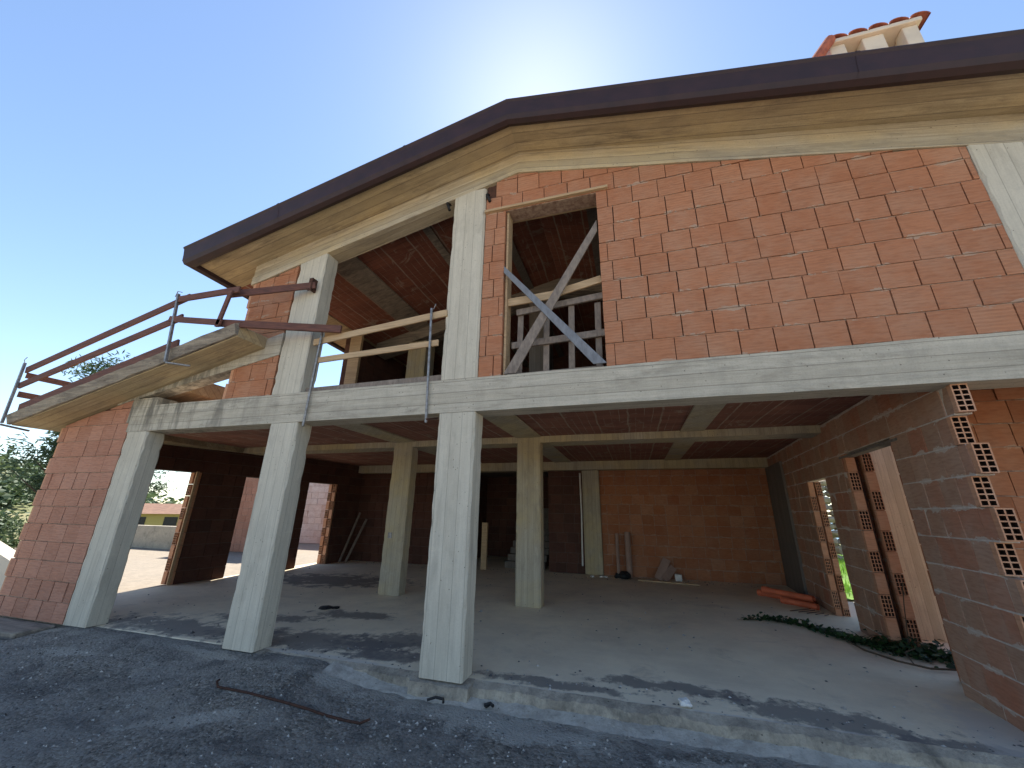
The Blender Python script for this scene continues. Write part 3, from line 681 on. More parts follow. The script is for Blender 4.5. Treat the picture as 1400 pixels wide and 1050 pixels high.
# upper interior: left wall with a wide opening, back wall
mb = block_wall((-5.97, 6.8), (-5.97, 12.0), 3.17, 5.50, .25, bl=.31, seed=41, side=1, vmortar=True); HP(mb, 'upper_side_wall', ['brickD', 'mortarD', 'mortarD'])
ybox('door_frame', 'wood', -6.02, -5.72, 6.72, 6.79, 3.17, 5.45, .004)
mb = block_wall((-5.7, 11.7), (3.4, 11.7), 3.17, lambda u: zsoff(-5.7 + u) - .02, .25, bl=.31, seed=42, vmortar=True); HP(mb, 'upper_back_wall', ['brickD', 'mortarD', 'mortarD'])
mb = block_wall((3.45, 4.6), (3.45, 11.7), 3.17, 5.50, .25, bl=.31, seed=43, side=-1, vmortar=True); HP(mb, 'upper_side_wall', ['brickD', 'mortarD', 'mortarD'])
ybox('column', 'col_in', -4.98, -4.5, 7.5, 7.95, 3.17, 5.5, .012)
ybox('column', 'darkconc', -1.95, -1.5, 7.5, 7.95, 3.17, 6.2, .012)
ybox('column', 'col_in', -6.0, -5.66, 6.5 + 5.2, 12.1, 3.17, 5.45, .012)

# ------------------------------------------------------------ lean-to canopy on the left
mb = MB(); n = 40
for i in range(n):
    a = -9.93 + (4.63) * i / n; b = -9.93 + 4.63 * (i + 1) / n
    f = lambda x, s: .016 * noise.noise(Vector((x * 2.3, s, 0))) + .008 * noise.noise(Vector((x * 9, s, 3)))
    y0 = 3.70
    mb.hexa([(a, y0, zlean(a)), (b, y0, zlean(b)), (b, YF + .25, zlean(b)), (a, YF + .25, zlean(a)), (a, y0 - .06 + f(a, 2), zlean(a) + .17 + f(a, 1)), (b, y0 - .06 + f(b, 2), zlean(b) + .17 + f(b, 1)), (b, YF + .25, zlean(b) + .19), (a, YF + .25, zlean(a) + .19)])
can = HP(mb, 'sloping_canopy', 'soffitL')
mb = MB()                                                    # the grubby front lip
for i in range(n):
    a = -9.95 + (4.66) * i / n; b = -9.95 + 4.66 * (i + 1) / n
    mb.hexa([(a, 3.655 + f(a, 7), zlean(a) + .012 + f(a, 8)), (b, 3.655 + f(b, 7), zlean(b) + .012 + f(b, 8)), (b, 3.69, zlean(b) + .01), (a, 3.69, zlean(a) + .01),
             (a, 3.60 + f(a, 9), zlean(a) + .16 + f(a, 1)), (b, 3.60 + f(b, 9), zlean(b) + .16 + f(b, 1)), (b, 3.69, zlean(b) + .215), (a, 3.69, zlean(a) + .215)])
mb.build('canopy_edge', 'rough', can)
mb = MB(); mb.prism([(-9.93, zlean(-9.93)), (-9.56, zlean(-9.56)), (-9.56, 3.17), (-8.6, 3.17), (-7.25, zlean(-7.25)), (-7.25, zlean(-7.25) + .27), (-9.93, zlean(-9.93) + .27)], YF + .252, 9.5)
HP(mb, 'lean_to_roof', 'soffitL')
mb = MB(); mb.prism([(-8.3, 3.22), (-4.99, 3.81), (-4.99, zlean(-4.99) + .16), (-5.30, zlean(-5.30) + .16), (-5.305, zlean(-5.305) - .002), (-8.3, zlean(-8.3) - .002)], YF - .003, YF + .22)
HP(mb, 'sloping_beam', 'beam')
mb = MB(); mb.box(-7.93, -7.35, YF + .001, YF + .29, 2.9, 3.30); HP(mb, 'beam_end', 'beam')

# ------------------------------------------------------------ chimney (a part of the house, with its own pieces)
ch = MB()
cx0, cx1, cy0, cy1 = 3.22, 4.24, 4.80, 5.75
def zct(x): return 8.02
ch.box(cx0, cx1, cy0, cy1, 5.2, 7.35)
for (a, b) in ((cx0, 3.41), (3.61, 3.86), (4.07, cx1)):      # piers between the smoke openings
    ch.box(a, b, cy0 + .002, cy0 + .16, 7.352, 7.921); ch.box(a, b, cy1 - .16, cy1 - .002, 7.352, 7.92)
for x in (cx0, cx1 - .14): ch.box(x + .003, x + .137, cy0 + .17, cy1 - .17, 7.352, 7.92)
ch.box(cx0 - .05, cx1 + .04, cy0 - .05, cy1 + .05, 7.922, 7.99)
chim = HP(ch, 'chimney', 'plaster', bevel=.012)
for i in range(5):                                           # half-round tiles laid front to back
    xc = cx0 + .10 + i * .235; mb = MB(); r = .115
    for (ya, yb, dz) in ((cy0 - .06, cy0 + .42, 0), (cy0 + .36, cy1 + .14, .02)):
        ring = []
        for y, rr in ((ya, r), (yb, r * .88)):
            ring.append([(xc + rr * math.cos(t), y, 7.975 + dz + .72 * rr * math.sin(t)) for t in [math.pi * k / 8 for k in range(9)]])
            ring.append([(xc + (rr - .018) * math.cos(t), y, 7.975 + dz + .72 * (rr - .018) * math.sin(t)) for t in [math.pi * k / 8 for k in range(9)]])
        o0, i0, o1, i1 = ring
        for k in range(8):
            mb.face([o0[k], o0[k + 1], o1[k + 1], o1[k]]); mb.face([i0[k + 1], i0[k], i1[k], i1[k + 1]])
            mb.face([o0[k], i0[k], i0[k + 1], o0[k + 1]]); mb.face([o1[k + 1], i1[k + 1], i1[k], o1[k]])
    mb.build('chimney_tile', 'rooftile', chim, smooth=False)
mb = MB()                                                    # tile flashing that slopes down on the left
for i in range(4):
    y = cy0 - .06 + i * .25
    mb.tube([(cx0 + .0, y, 7.97), (cx0 - .26, y, 7.62)], .07, 10, cap=True)
mb.build('side_tile', 'rooftile', chim, smooth=False)
chim.location.z += .08; chim.location.x -= .04

# ==================================================================== RAILS, PLANKS
YR = 3.56
rail = empty('guard_rail', (-8, YR, 3.2), 'red-brown plank guard rail along the sloping concrete canopy at the left', 'guard rail')
def part(parent, name, mat, fn, bevel=.004, **k):
    mb = MB(); fn(mb); return mb.build(name, mat, parent, bevel=bevel, **k)
part(rail, 'post', 'steel', lambda m: (m.bar((-9.86, YR, 2.86), (-9.96, YR, 3.93), .035, .035, (0, 1, 0)), m.bar((-9.9, YR, 2.84), (-9.9, YR + .35, 2.80), .03, .03), m.tube([(-9.96, YR, 3.92), (-9.94, YR - .03, 3.97), (-9.88, YR - .03, 4.02)], .006, 6)))
part(rail, 'post', 'steel', lambda m: (m.bar((-6.40, YR, 3.60), (-6.60, YR, 4.76), .035, .035, (0, 1, 0)), m.bar((-6.40, YR, 3.59), (-6.22, YR + .22, 3.60), .05, .02), m.tube([(-6.66, YR, 4.72), (-6.60, YR - .02, 4.80), (-6.53, YR, 4.78)], .007, 6)))
part(rail, 'post', 'woodr', lambda m: m.bar((-5.56, YR, 4.06), (-5.47, YR, 4.64), .075, .03, (0, 1, 0)))
for dz0, dz1, xe in ((3.80, 4.70, -6.38), (3.52, 4.35, -6.40)):
    part(rail, 'plank', 'woodr', lambda m: m.bar((-9.92, YR + .035, dz0), (xe, YR + .035, dz1), .03, .11, (0, 0, 1)))
part(rail, 'toe_board', 'woodr', lambda m: m.bar((-9.82, YR + .10, 3.14), (-6.42, YR + .10, 3.14 + 3.40 * .237), .03, .13, (0, 0, 1)))
for z in (3.72, 3.38):                                         # returns running back along the left edge
    part(rail, 'plank', 'woodr', lambda m: m.bar((-9.93, YR + .06, z), (-9.80, 9.0, z + .03), .03, .10))
part(rail, 'post', 'woodr', lambda m: m.bar((-9.84, 8.9, 2.95), (-9.84, 8.9, 3.85), .05, .05, (0, 1, 0)))
rail2 = empty('guard_rail', (-5.3, YR, 4.1), 'two red-brown planks bridging from the sloping canopy to the upper corner column', 'guard rail')
part(rail2, 'plank', 'woodr', lambda m: m.bar((-6.55, YR + .0, 4.66), (-5.35, YR + .03, 4.66), .03, .10))
part(rail2, 'plank', 'woodr', lambda m: m.bar((-5.60, YR + .06, 4.63), (-4.50, YF - .06, 4.90), .03, .11))
part(rail2, 'plank', 'woodr', lambda m: m.bar((-6.62, YR - .0, 4.33), (-5.5, YR + .0, 4.12), .03, .09))
part(rail2, 'plank', 'woodr', lambda m: m.bar((-5.62, YR + .04, 4.15), (-3.86, YF - .06, 4.06), .04, .11))
part(rail2, 'bracket', 'rust', lambda m: (m.box(-4.56, -4.53, YF - .09, YF - .002, 4.80, 5.02), m.box(-4.60, -4.53, YF - .10, YF - .085, 4.80, 5.02)))
rail3 = empty('guard_rail', (-3.3, YF - .05, 3.17), 'pale plank guard rail on two steel posts across the open upper bay', 'guard rail')
part(rail3, 'post', 'steel', lambda m: m.tube([(-4.24, YF - .035, 2.66), (-4.20, YF - .05, 4.16)], .017, 8))
part(rail3, 'post', 'steel', lambda m: (m.tube([(-2.37, YF - .035, 2.62), (-2.43, YF - .05, 4.20)], .017, 8), m.tube([(-2.40, YF - .05, 4.18), (-2.37, YF - .05, 4.26)], .006, 6)))
part(rail3, 'clamp', 'rust', lambda m: m.bar((-2.37, YF - .05, 2.66), (-2.30, YF + .12, 2.71), .05, .02))
part(rail3, 'plank', 'wood', lambda m: m.bar((-4.36, YF + .0 - .01, 3.93), (-2.21, YF - .012, 4.12), .028, .10))
tag(part(rail3, 'plank', 'wood', lambda m: m.bar((-4.22, YF - .02, 3.63), (-2.30, YF - .02, 3.69), .028, .085)), 'pale new lower plank')
part(rail3, 'toe_board', 'woodg', lambda m: m.bar((-4.44, YF + .1, 3.215), (-2.26, YF + .1, 3.235), .03, .09))

cross = empty('crossed_planks', (-.8, YF, 3.2), 'two grey boards nailed in an X across the upper doorway', 'planks')
part(cross, 'plank', 'woodb', lambda m: m.bar((-1.40, YF - .015, 4.62), (-.20, YF - .03, 3.19), .022, .115, (0, -1, 0.01)) if False else m.hexa([(-.32, YF - .03, 3.20), (-.17, YF - .03, 3.20), (-.17, YF - .008, 3.20), (-.32, YF - .008, 3.20), (-1.42, YF - .03, 4.60), (-1.42, YF - .03, 4.70), (-1.42, YF - .008, 4.70), (-1.42, YF - .008, 4.60)]))
part(cross, 'plank', 'woodg', lambda m: m.hexa([(-1.40, YF - .005, 3.18), (-1.24, YF - .005, 3.18), (-1.24, YF + .02, 3.18), (-1.40, YF + .02, 3.18), (-.19, YF - .005, 5.19), (-.19, YF - .005, 5.02), (-.19, YF + .02, 5.02), (-.19, YF + .02, 5.19)]))
pal = empty('plank_barrier', (-.8, YF + .2, 3.2), 'rough grey timber barrier like a pallet standing inside the upper doorway', 'barrier')
part(pal, 'top_board', 'wood', lambda m: (m.bar((-1.42, YF + .12, 4.22), (-.75, YF + .12, 4.25), .03, .11), m.bar((-.80, YF + .11, 4.25), (-.18, YF + .12, 4.38), .03, .10)))
part(pal, 'board', 'woodg', lambda m: m.bar((-1.30, YF + .20, 4.10), (-.18, YF + .20, 4.19), .04, .085))
part(pal, 'board', 'woodg', lambda m: m.bar((-1.36, YF + .20, 3.63), (-.18, YF + .20, 3.68), .04, .09))
part(pal, 'board', 'woodg', lambda m: m.bar((-1.40, YF + .20, 3.21), (-.22, YF + .20, 3.22), .04, .07))
for x in (-1.27, -.92, -.60, -.27):
    part(pal, 'slat', 'woodg', lambda m: m.bar((x, YF + .235, 3.19), (x + .02, YF + .235, 4.12), .075, .025, (0, 1, 0)))
# black cable ends under the gable beam
for (x, sx) in ((-2.34, -1), (-1.70, 1)):
    mb = MB(); mb.tube([(x, YF + .1, 6.06), (x - .02, YF - .0, 6.0), (x + .03, YF - .01, 5.86)], .022, 8)
    HP(mb, 'cable_sleeve', 'black', smooth=True)

# ==================================================================== LOOSE THINGS
def loose(name, mats, fn, label, cat, group=None, **k):
    mb = MB(); fn(mb); return tag(mb.build(name, mats, None, **k), label, cat, group)
def rock(m, c, r, seed, sq=.6, n=7, jag=.5):
    rnd = random.Random(seed); b = len(m.v)
    for i in range(1, n):
        for k in range(2 * n):
            th = math.pi * i / n; ph = math.pi * k / n
            p = Vector((math.sin(th) * math.cos(ph), math.sin(th) * math.sin(ph), math.cos(th)))
            q = 1 + jag * noise.noise(p * 1.3 + Vector((seed, 0, 0)))
            m.v.append((c[0] + p.x * r * q, c[1] + p.y * r * q, c[2] + p.z * r * q * sq))
    w = 2 * n
    for i in range(n - 2):
        for k in range(w):
            m.f.append((b + i * w + k, b + (i + 1) * w + k, b + (i + 1) * w + (k + 1) % w, b + i * w + (k + 1) % w)); m.t.append(rnd.random()); m.m.append(0)
    m.f.append(tuple(b + k for k in range(w))); m.f.append(tuple(b + (n - 2) * w + k for k in reversed(range(w)))); m.t += [.5, .5]; m.m += [0, 0]
loose('stone', 'white', lambda m: rock(m, (.30, 4.36, .03), .055, 3, .55), 'small white lump lying near the front edge of the floor slab', 'stone')
loose('rubber_strip', 'black', lambda m: m.tube([(-2.02, 3.99, -.10), (-1.95, 4.03, -.085), (-1.87, 4.03, -.09), (-1.85, 3.99, -.10)], .012, 6), 'curled black rubber strip on the cement beside the central column', 'rubber scrap')
loose('rubber_scrap', 'black', lambda m: (m.tube([(-1.47, 4.06, -.10), (-1.42, 4.09, -.09), (-1.38, 4.06, -.095)], .014, 6), m.tube([(-1.42, 4.10, -.10), (-1.44, 4.03, -.10)], .01, 6)), 'black crumpled scrap right of the central column base', 'rubber scrap')
for i, (a, b, r, lab) in enumerate((((2.42, 9.95, .16), (3.06, 9.25, .15), .055, 'long orange pipe on top at the left end of the heap by the far doorway'), ((2.40, 10.25, .055), (3.12, 9.5, .055), .055, 'orange pipe at the back of the heap by the far doorway'), ((2.62, 9.55, .05), (3.05, 9.08, .05), .05, 'shortest orange pipe at the front of the heap by the far doorway'))):
    def pf(m):
        A = Vector(a); B = Vector(b); m.tube([A, B], r, 14, cap=False); m.tube([B, A], r * .86, 14, cap=False)
        m.tube([A, A + (B - A).normalized() * .12], r * 1.15, 14)
    loose('drain_pipe', 'pipe', pf, lab, 'drain pipe', 'orange drain pipes heaped near the far right doorway', smooth=False)
for x, r, z1, lab in ((-.52, .045, 1.08, 'thinner left one of two brown tubes standing upright against the back wall'), (-.24, .08, 1.12, 'thicker right one of two brown tubes standing upright against the back wall')):
    def tf(m):
        m.tube([(x, 11.5, .01), (x, 11.66, z1)], r, 14, cap=False); m.tube([(x, 11.66, z1), (x, 11.5, .01)], r * .85, 14, cap=False)
    loose('tube', 'cardtube', tf, lab, 'tube', smooth=False)
loose('black_bag', 'black', lambda m: (rock(m, (-.38, 11.42, .08), .15, 8, .6), rock(m, (-.56, 11.42, .06), .08, 9, .8)), 'crumpled black plastic at the foot of the two brown tubes', 'plastic')
loose('white_pipe', 'white', lambda m: m.tube([(-1.48, 11.66, .22), (-1.46, 11.67, 1.6), (-1.47, 11.66, 2.72)], .022, 8, smooth if False else .5), 'thin white pipe standing against the back column', 'pipe')
loose('floor_plank', 'wood', lambda m: m.bar((-.02, 11.2, .02), (1.35, 10.95, .025), .09, .03), 'thin pale plank lying on the floor by the back wall', 'plank')
loose('white_block', 'white', lambda m: m.box(.86, 1.02, 11.45, 11.6, .004, .16), 'small white block by the back wall beside the tilted board', 'block', bevel=.01)
loose('tilted_board', 'cardtube', lambda m: (m.bar((.45, 11.5, .02), (.72, 11.72, .48), .03, .2, (1, 0, 0)), m.bar((.6, 11.45, .02), (.86, 11.7, .30), .18, .03, (0, 1, 0))), 'dark board leaning on the back wall behind the floor plank', 'board')
loose('rubble', 'white', lambda m: (rock(m, (-1.2, 11.35, .02), .05, 4, .5), rock(m, (-.95, 11.4, .02), .06, 5, .4), rock(m, (-.84, 11.38, .02), .05, 6, .4)), 'few white rubble bits at the foot of the back column', 'rubble')
loose('timber_post', 'wood', lambda m: m.box(-4.42, -4.25, 11.5, 11.58, .004, 1.28), 'pale short timber board standing at the dark stair recess', 'board', bevel=.004)
loose('timber_bundle', 'woodg', lambda m: (m.bar((-9.0, 11.1, .02), (-8.85, 11.6, 1.5), .05, .05), m.bar((-8.85, 11.2, .02), (-8.6, 11.65, 1.3), .04, .06)), 'grey battens leaning in the dark rear left corner', 'battens')
loose('floor_scrap', 'black', lambda m: (rock(m, (-5.15, 6.2, .012), .12, 14, .2), rock(m, (-5.0, 6.25, .012), .07, 15, .25)), 'flat black scrap on the floor behind the second front column', 'scrap')
loose('steel_mesh_scrap', 'rust', lambda m: [m.tube([(2.5 + .11 * i, 8.75 - .05 * i, .02), (2.9 + .03 * i, 9.0 - .1 * i, .03)], .007, 5) for i in range(5)], 'thin rusty wires lying in front of the orange pipes', 'wire')
def debris(m):
    r_ = random.Random(31)
    for i in range(900):
        x = r_.uniform(-9, 2.7); y = r_.choice((r_.uniform(4.3, 11.6), 11.7 - abs(r_.gauss(0, .35)), 4.3 + abs(r_.gauss(0, .3)))); q = r_.uniform(.006, .02) * (2 if r_.random() < .05 else 1); a = r_.uniform(0, 6.3)
        P_ = [(x + q * math.cos(a + t) * r_.uniform(.7, 1.3), y + q * math.sin(a + t) * r_.uniform(.7, 1.3), .0005) for t in (0, 1.6, 3.1, 4.7)]
        top = (x, y, q * r_.uniform(.4, .9)); tn = r_.random()
        for k in range(4): m.face([P_[k], P_[(k + 1) % 4], top], tn)
mb = MB(); debris(mb); tag(mb.build('debris', 'chips', None, fix=False), 'crumbs of mortar and brick scattered over the floor slab', 'debris', kind='stuff')
# ivy trail
rnd = random.Random(5)
def ivy(m):
    path = [(1.55, 7.85), (1.95, 7.95), (2.35, 7.72), (2.62, 7.2), (2.88, 6.86), (3.1, 6.72), (3.5, 6.6)]
    for s in range(len(path) - 1):
        a = Vector((*path[s], 0)); b = Vector((*path[s + 1], 0))
        m.tube([(a.x, a.y, .012), (b.x, b.y, .014)], .009, 5, 0.2, 1)
        n = (45, 130, 170, 200, 250, 420)[s]; wd = (.04, .07, .10, .12, .17, .27)[s]
        for i in range(n):
            p = a.lerp(b, rnd.random()) + Vector((rnd.gauss(0, wd * .5), rnd.gauss(0, wd * .6), 0)); p.z = abs(rnd.gauss(0, .035 + .03 * (s > 3))) + .012
            r = rnd.uniform(.018, .04); t = Matrix.Rotation(rnd.uniform(0, 6.3), 4, 'Z') @ Matrix.Rotation(rnd.uniform(-.9, .9), 4, 'X')
            q = [p + (t @ Vector(v)) * r for v in ((-1, -.3, 0), (-.4, -1, 0), (.4, -1, 0), (1, -.3, 0), (0, 1.3, .2))]
            m.face(q, rnd.random(), 0)
mb = MB(); ivy(mb); tag(mb.build('ivy', ['ivy', 'bark'], None, fix=False), 'dark green ivy creeping across the floor from the right doorway', 'ivy')
loose('dry_branch', 'bark', lambda m: (m.tube([(2.62, 7.1, .02), (2.62, 6.6, .03), (2.78, 6.25, .035), (3.0, 6.1, .03), (3.25, 6.15, .03)], .011, 6), m.tube([(2.9, 6.18, .03), (2.95, 6.42, .09), (3.12, 6.5, .13)], .007, 5), m.tube([(3.1, 6.62, .1), (3.2, 6.7, .55), (3.27, 6.75, .8)], .006, 5)), 'bare curved twig on the floor in front of the ivy', 'branch')

# ==================================================================== GROUND
def grid(name, x0, x1, y0, y1, nx, ny, zf, mat, kind='structure'):
    vs = [(x0 + (x1 - x0) * i / nx, y0 + (y1 - y0) * j / ny) for j in range(ny + 1) for i in range(nx + 1)]
    me = bpy.data.meshes.new(name)
    me.from_pydata([(x, y, zf(x, y)) for x, y in vs], [], [(j * (nx + 1) + i, j * (nx + 1) + i + 1, (j + 1) * (nx + 1) + i + 1, (j + 1) * (nx + 1) + i) for j in range(ny) for i in range(nx)])
    me.materials.append(M[mat]); me.polygons.foreach_set('use_smooth', [True] * len(me.polygons))
    o = bpy.data.objects.new(name, me); COL.objects.link(o); o['kind'] = kind; return o
def sm(a, b, x): t = max(0, min(1, (x - a) / (b - a))); return t * t * (3 - 2 * t)
def zasph(x, y):
    z = -.135 + .128 * sm(-2.35, -3.6, x) * sm(2.9, 4.12, y)
    z += .008 * noise.noise(Vector((x * .9, y * .9, 0))) + .003 * noise.noise(Vector((x * 5, y * 5, 1)))
    # dark trench under the brick panel at the far left
    z -= .30 * sm(-7.75, -8.1, x) * sm(3.62 - .05 * (x + 8), 3.78 - .05 * (x + 8), y)
    z -= .05 * sm(4.27, 4.3, y)
    return z
g = grid('ground', -9.8, 7, -1, 4.4, 336, 216, zasph, 'asphalt')
def rod(m):
    pts = [(-4.10, 3.56, .03), (-4.06, 3.50, .05), (-4.02, 3.49, .016)] + [(-4.0 + 1.62 * i / 14, 3.49 + .004 * math.sin(i * .9), .011) for i in range(1, 15)] + [(-2.31, 3.53, .03)]
    m.tube([(x, y, zasph(x, y) + z) for x, y, z in pts], .010, 7)
loose('steel_rod', 'rust', rod, 'long rusty steel rod lying on the asphalt', 'steel rod')
def chips(m):
    r_ = random.Random(21)
    for i in range(6000):
        x = r_.uniform(-8, 5.5); y = 4.15 - abs(r_.gauss(0, 1.6)) - r_.uniform(0, .6)
        if y < .3: continue
        z = zasph(x, y); q = r_.choice((.006, .008, .010, .012, .016)) * r_.uniform(.7, 1.3); a = r_.uniform(0, 6.3)
        P_ = [(x + q * 1.3 * math.cos(a + t) * r_.uniform(.7, 1.2), y + q * math.sin(a + t) * r_.uniform(.7, 1.2), z - .001) for t in (0, 2.1, 4.2)]
        top = (x + r_.uniform(-.3, .3) * q, y + r_.uniform(-.3, .3) * q, z + q * r_.uniform(.5, 1.0)); tn = r_.random()
        for k in range(3): m.face([P_[k], P_[(k + 1) % 3], top], tn)
mb = MB(); chips(mb); tag(mb.build('gravel', 'chips', None, fix=False), 'loose pale stone chips scattered over the asphalt', 'gravel', kind='stuff')
mb = MB()                                                     # ragged cement spill along the foot of the kerb
for i in range(300):
    xa = -3.3 + 8.4 * i / 300; xb = -3.3 + 8.4 * (i + 1) / 300
    fr_ = lambda x: 4.02 + .10 * noise.noise(Vector((x * 1.4, 9, 0))) + .05 * noise.noise(Vector((x * 6, 9, 0))) + .02 * noise.noise(Vector((x * 21, 9, 0)))
    hz = lambda x: .010 + .012 * noise.noise(Vector((x * 4, 2, 0)))
    A = (xa, fr_(xa)); B = (xb, fr_(xb))
    mb.face([(A[0], A[1], zasph(*A) - .004), (B[0], B[1], zasph(*B) - .004), (xb, 4.10, zasph(xb, 4.10) + hz(xb)), (xa, 4.10, zasph(xa, 4.10) + hz(xa))])
    mb.face([(xa, 4.10, zasph(xa, 4.10) + hz(xa)), (xb, 4.10, zasph(xb, 4.10) + hz(xb)), (xb, 4.22, zasph(xb, 4.15) + .025 + hz(xb)), (xa, 4.22, zasph(xa, 4.15) + .025 + hz(xa))])
mb.build('cement_strip', 'fillet', None)['kind'] = 'structure'
def zrough(x, y):
    z = -.15
    z -= .5 * (sm(-8.9, -9.9, x) * 0)
    return z
def zland(x, y):
    r = math.hypot(x, y)
    inside = sm(30, 17, math.hypot(x + 2, (y - 4)))
    slope = -6 - 34 * sm(60, 900, r)
    # wooded hill to the left
    az = math.atan2(-x, y) if r > 1 else 0
    hill = 26 * math.exp(-(((x + 190) / 70) ** 2 + ((y - 30) / 70) ** 2))
    dz = slope * (1 - inside) - .30 * inside + hill * (1 - inside)
    if y < 4: dz = dz * sm(-30, 4, y) + (-.30) * (1 - sm(-30, 4, y)) if r < 60 else dz
    return dz + (.6 * noise.noise(Vector((x * .05, y * .05, 0))) if r > 40 else 0)
grid('terrain', -700, 700, -500, 900, 280, 280, zland, 'land')
grid('forecourt', -40, 40, -40, -.98, 4, 4, lambda x, y: -.141, 'asphalt')
grid('side_yard', 6.98, 30, -1, 14, 4, 4, lambda x, y: -.143, 'earth')
sea = grid('sea', -30000, 30000, -30000, 30000, 2, 2, lambda x, y: -42, 'sea')
# terrace to the left of the house
mb = MB(); mb.box(-24, -9.73, 3.0, 12.0, -.4, -.012)
tag(mb.build('terrace', 'terrace', None), kind='structure')
mb = MB(); mb.box(-24, -9.2, 12.0, 20.0, -.4, -.016)
tag(mb.build('rear_terrace', 'terrace', None), kind='structure')
mb = MB(); mb.box(-12, -7.9, 3.72, 4.14, -.16, -.004)
mb2 = mb.build('slab_lip', 'rough', house, bevel=.02)
mb = MB(); mb.box(3.3, 6.9, 5.9, 13, -.3, -.01); tag(mb.build('path', 'earth', None), kind='structure')
# grassy yard seen through the right hand doorway
grid('grass_yard', 3.66, 14, 10.2, 22, 20, 20, lambda x, y: .02 + .03 * (y - 10) + .05 * noise.noise(Vector((x, y, 0))), 'grass')
def grs(m):
    r_ = random.Random(2)
    for i in range(5200):
        x = r_.uniform(3.6, 8.5); y = r_.uniform(10.3, 17.5)
        if 11.9 < y < 12.9: continue
        z = .02 + .03 * (y - 10); h = r_.uniform(.08, .28); a = r_.uniform(0, 3.14); w = .012
        m.face([(x - w * math.cos(a), y - w * math.sin(a), z - .03), (x + w * math.cos(a), y + w * math.sin(a), z - .03), (x + r_.uniform(-.1, .1), y + r_.uniform(-.1, .1), z + h)], r_.random())
mb = MB(); grs(mb); tag(mb.build('grass', 'grassb', None, fix=False), 'bright green grass outside the right doorway', 'grass', kind='stuff')
mb = MB(); r_ = random.Random(11)
z = .1; row = 0
while z < 2.7:
    x = 3.6 + r_.random() * .3; hh = r_.uniform(.2, .34)
    while x < 11:
        w = r_.uniform(.25, .6); rock(mb, (x + w / 2, 16.9 + z * .35 + r_.uniform(-.06, .06), z + hh / 2), w * .56, r_.randint(0, 999), hh / w * .95, 5, .35); x += w * .93  # courses lean back, shaped to catch more sun
    z += hh * .9
rub = tag(mb.build('stone_wall', 'stone', None, smooth=False), 'rough field stone retaining wall beyond the grass at the right', 'stone wall')

# low wall, wing walls on the left terrace
mb = MB(); r_ = random.Random(4)
mb.box(-26, -15.75, 12.02, 12.24, -.3, .84)
lowall = tag(mb.build('low_wall', 'lowwall', None, bevel=.02), 'low pale blotchy parapet wall at the far edge of the left terrace', 'low wall')
wing = empty('terracotta_wing', (-14, 12.4, 0), 'block-built rear wing with a whitewashed stretch seen through the left openings', 'outbuilding')
mb = block_wall((-15.7, 12.3), (-12.2, 12.3), 0, 3.4, .25, bl=.31, seed=51); mb.build('block_wall', ['brickL', 'mortar', 'gap'], wing)
mb = block_wall((-19.5, 16.6), (-14.55, 16.6), 0, 3.6, .25, bl=.40, ch=.30, seed=52, vmortar=True, jit=.012); mb.build('whitewashed_wall', ['brickW', 'mortar', 'gap'], wing)
mb = MB(); mb.box(-14.53, -14.05, 16.5, 16.9, 0, 3.6); mb.build('column', 'plaster', wing, bevel=.01)
mb = block_wall((-14.0, 16.6), (-11.0, 16.6), 0, 3.6, .25, bl=.40, ch=.30, seed=53, vmortar=True); mb.build('block_wall', ['brickW', 'mortar', 'gap'], wing)
mb = MB(); mb.prism([(-12.6, -.2), (-10.0, -.2), (-10.0, .5), (-12.6, 1.15)], 4.6, 4.85)
tag(mb.build('sloping_parapet', 'plaster', None, bevel=.01), 'pale sloping parapet behind the left brick panel', 'parapet')

# ==================================================================== TREES
def tree(name, base, h, crown_c, crown_r, nclump, nleaf, leaf, mat, label, seed, lr=.35, trunk=.14, needle=False, lob=()):
    r_ = random.Random(seed); e = empty(name, base, label, 'tree')
    b = Vector(base); top = Vector(crown_c)
    mb = MB(); pts = [b + (Vector((crown_c[0], crown_c[1], base[2] + h)) - b) * t + Vector((.12 * math.sin(5 * t), .1 * math.cos(4 * t) - .1, 0)) for t in (0, .2, .4, .6, .8, .97)]
    mb.tube(pts, trunk, 9, r1=.02)
    cl = []
    for i in range(nclump):
        while True:
            v = Vector((r_.uniform(-1, 1), r_.uniform(-1, 1), r_.uniform(-1, 1)))
            if .25 < v.length < 1: break
        c = top + Vector((v.x * crown_r[0], v.y * crown_r[1], v.z * crown_r[2]))
        c += Vector((0, 0, .1 * r_.random())); cl.append(c)
    for q in lob: cl.append(Vector(q))
    for c in cl:
        t = max(.15, min(.9, (c.z - b.z) / h - .12)); k = int(t * 5); s = pts[k].lerp(pts[min(5, k + 1)], t * 5 - k)
        mid = s.lerp(c, .5) + Vector((0, 0, -.1))
        mb.tube([s, mid, c], trunk * .25, 5, r1=.008)
    mb.build('trunk', 'bark', e, smooth=True)
    mb = MB()
    for c in cl:
        tb = r_.uniform(-.25, .25); rr = lr * r_.uniform(.6, 1.25)
        for i in range(nleaf):
            v = Vector((r_.gauss(0, .45), r_.gauss(0, .45), r_.gauss(0, .33))) * rr
            p = c + v; s = leaf * r_.uniform(.6, 1.3)
            m = Matrix.Rotation(r_.uniform(0, 6.3), 4, 'Z') @ Matrix.Rotation(r_.uniform(-1.4, 1.4), 4, 'X') @ Matrix.Rotation(r_.uniform(0, 6.3), 4, 'Y')
            w = .22 if needle else .5
            q = [p + (m @ Vector(a)) * s for a in ((-1, 0, 0), (0, -w, 0), (1, 0, .15), (0, w, 0))]
            mb.face(q, max(0, min(1, .45 + tb + r_.uniform(-.3, .3))), 0)
    mb.build('crown', mat, e, fix=False)
    return e
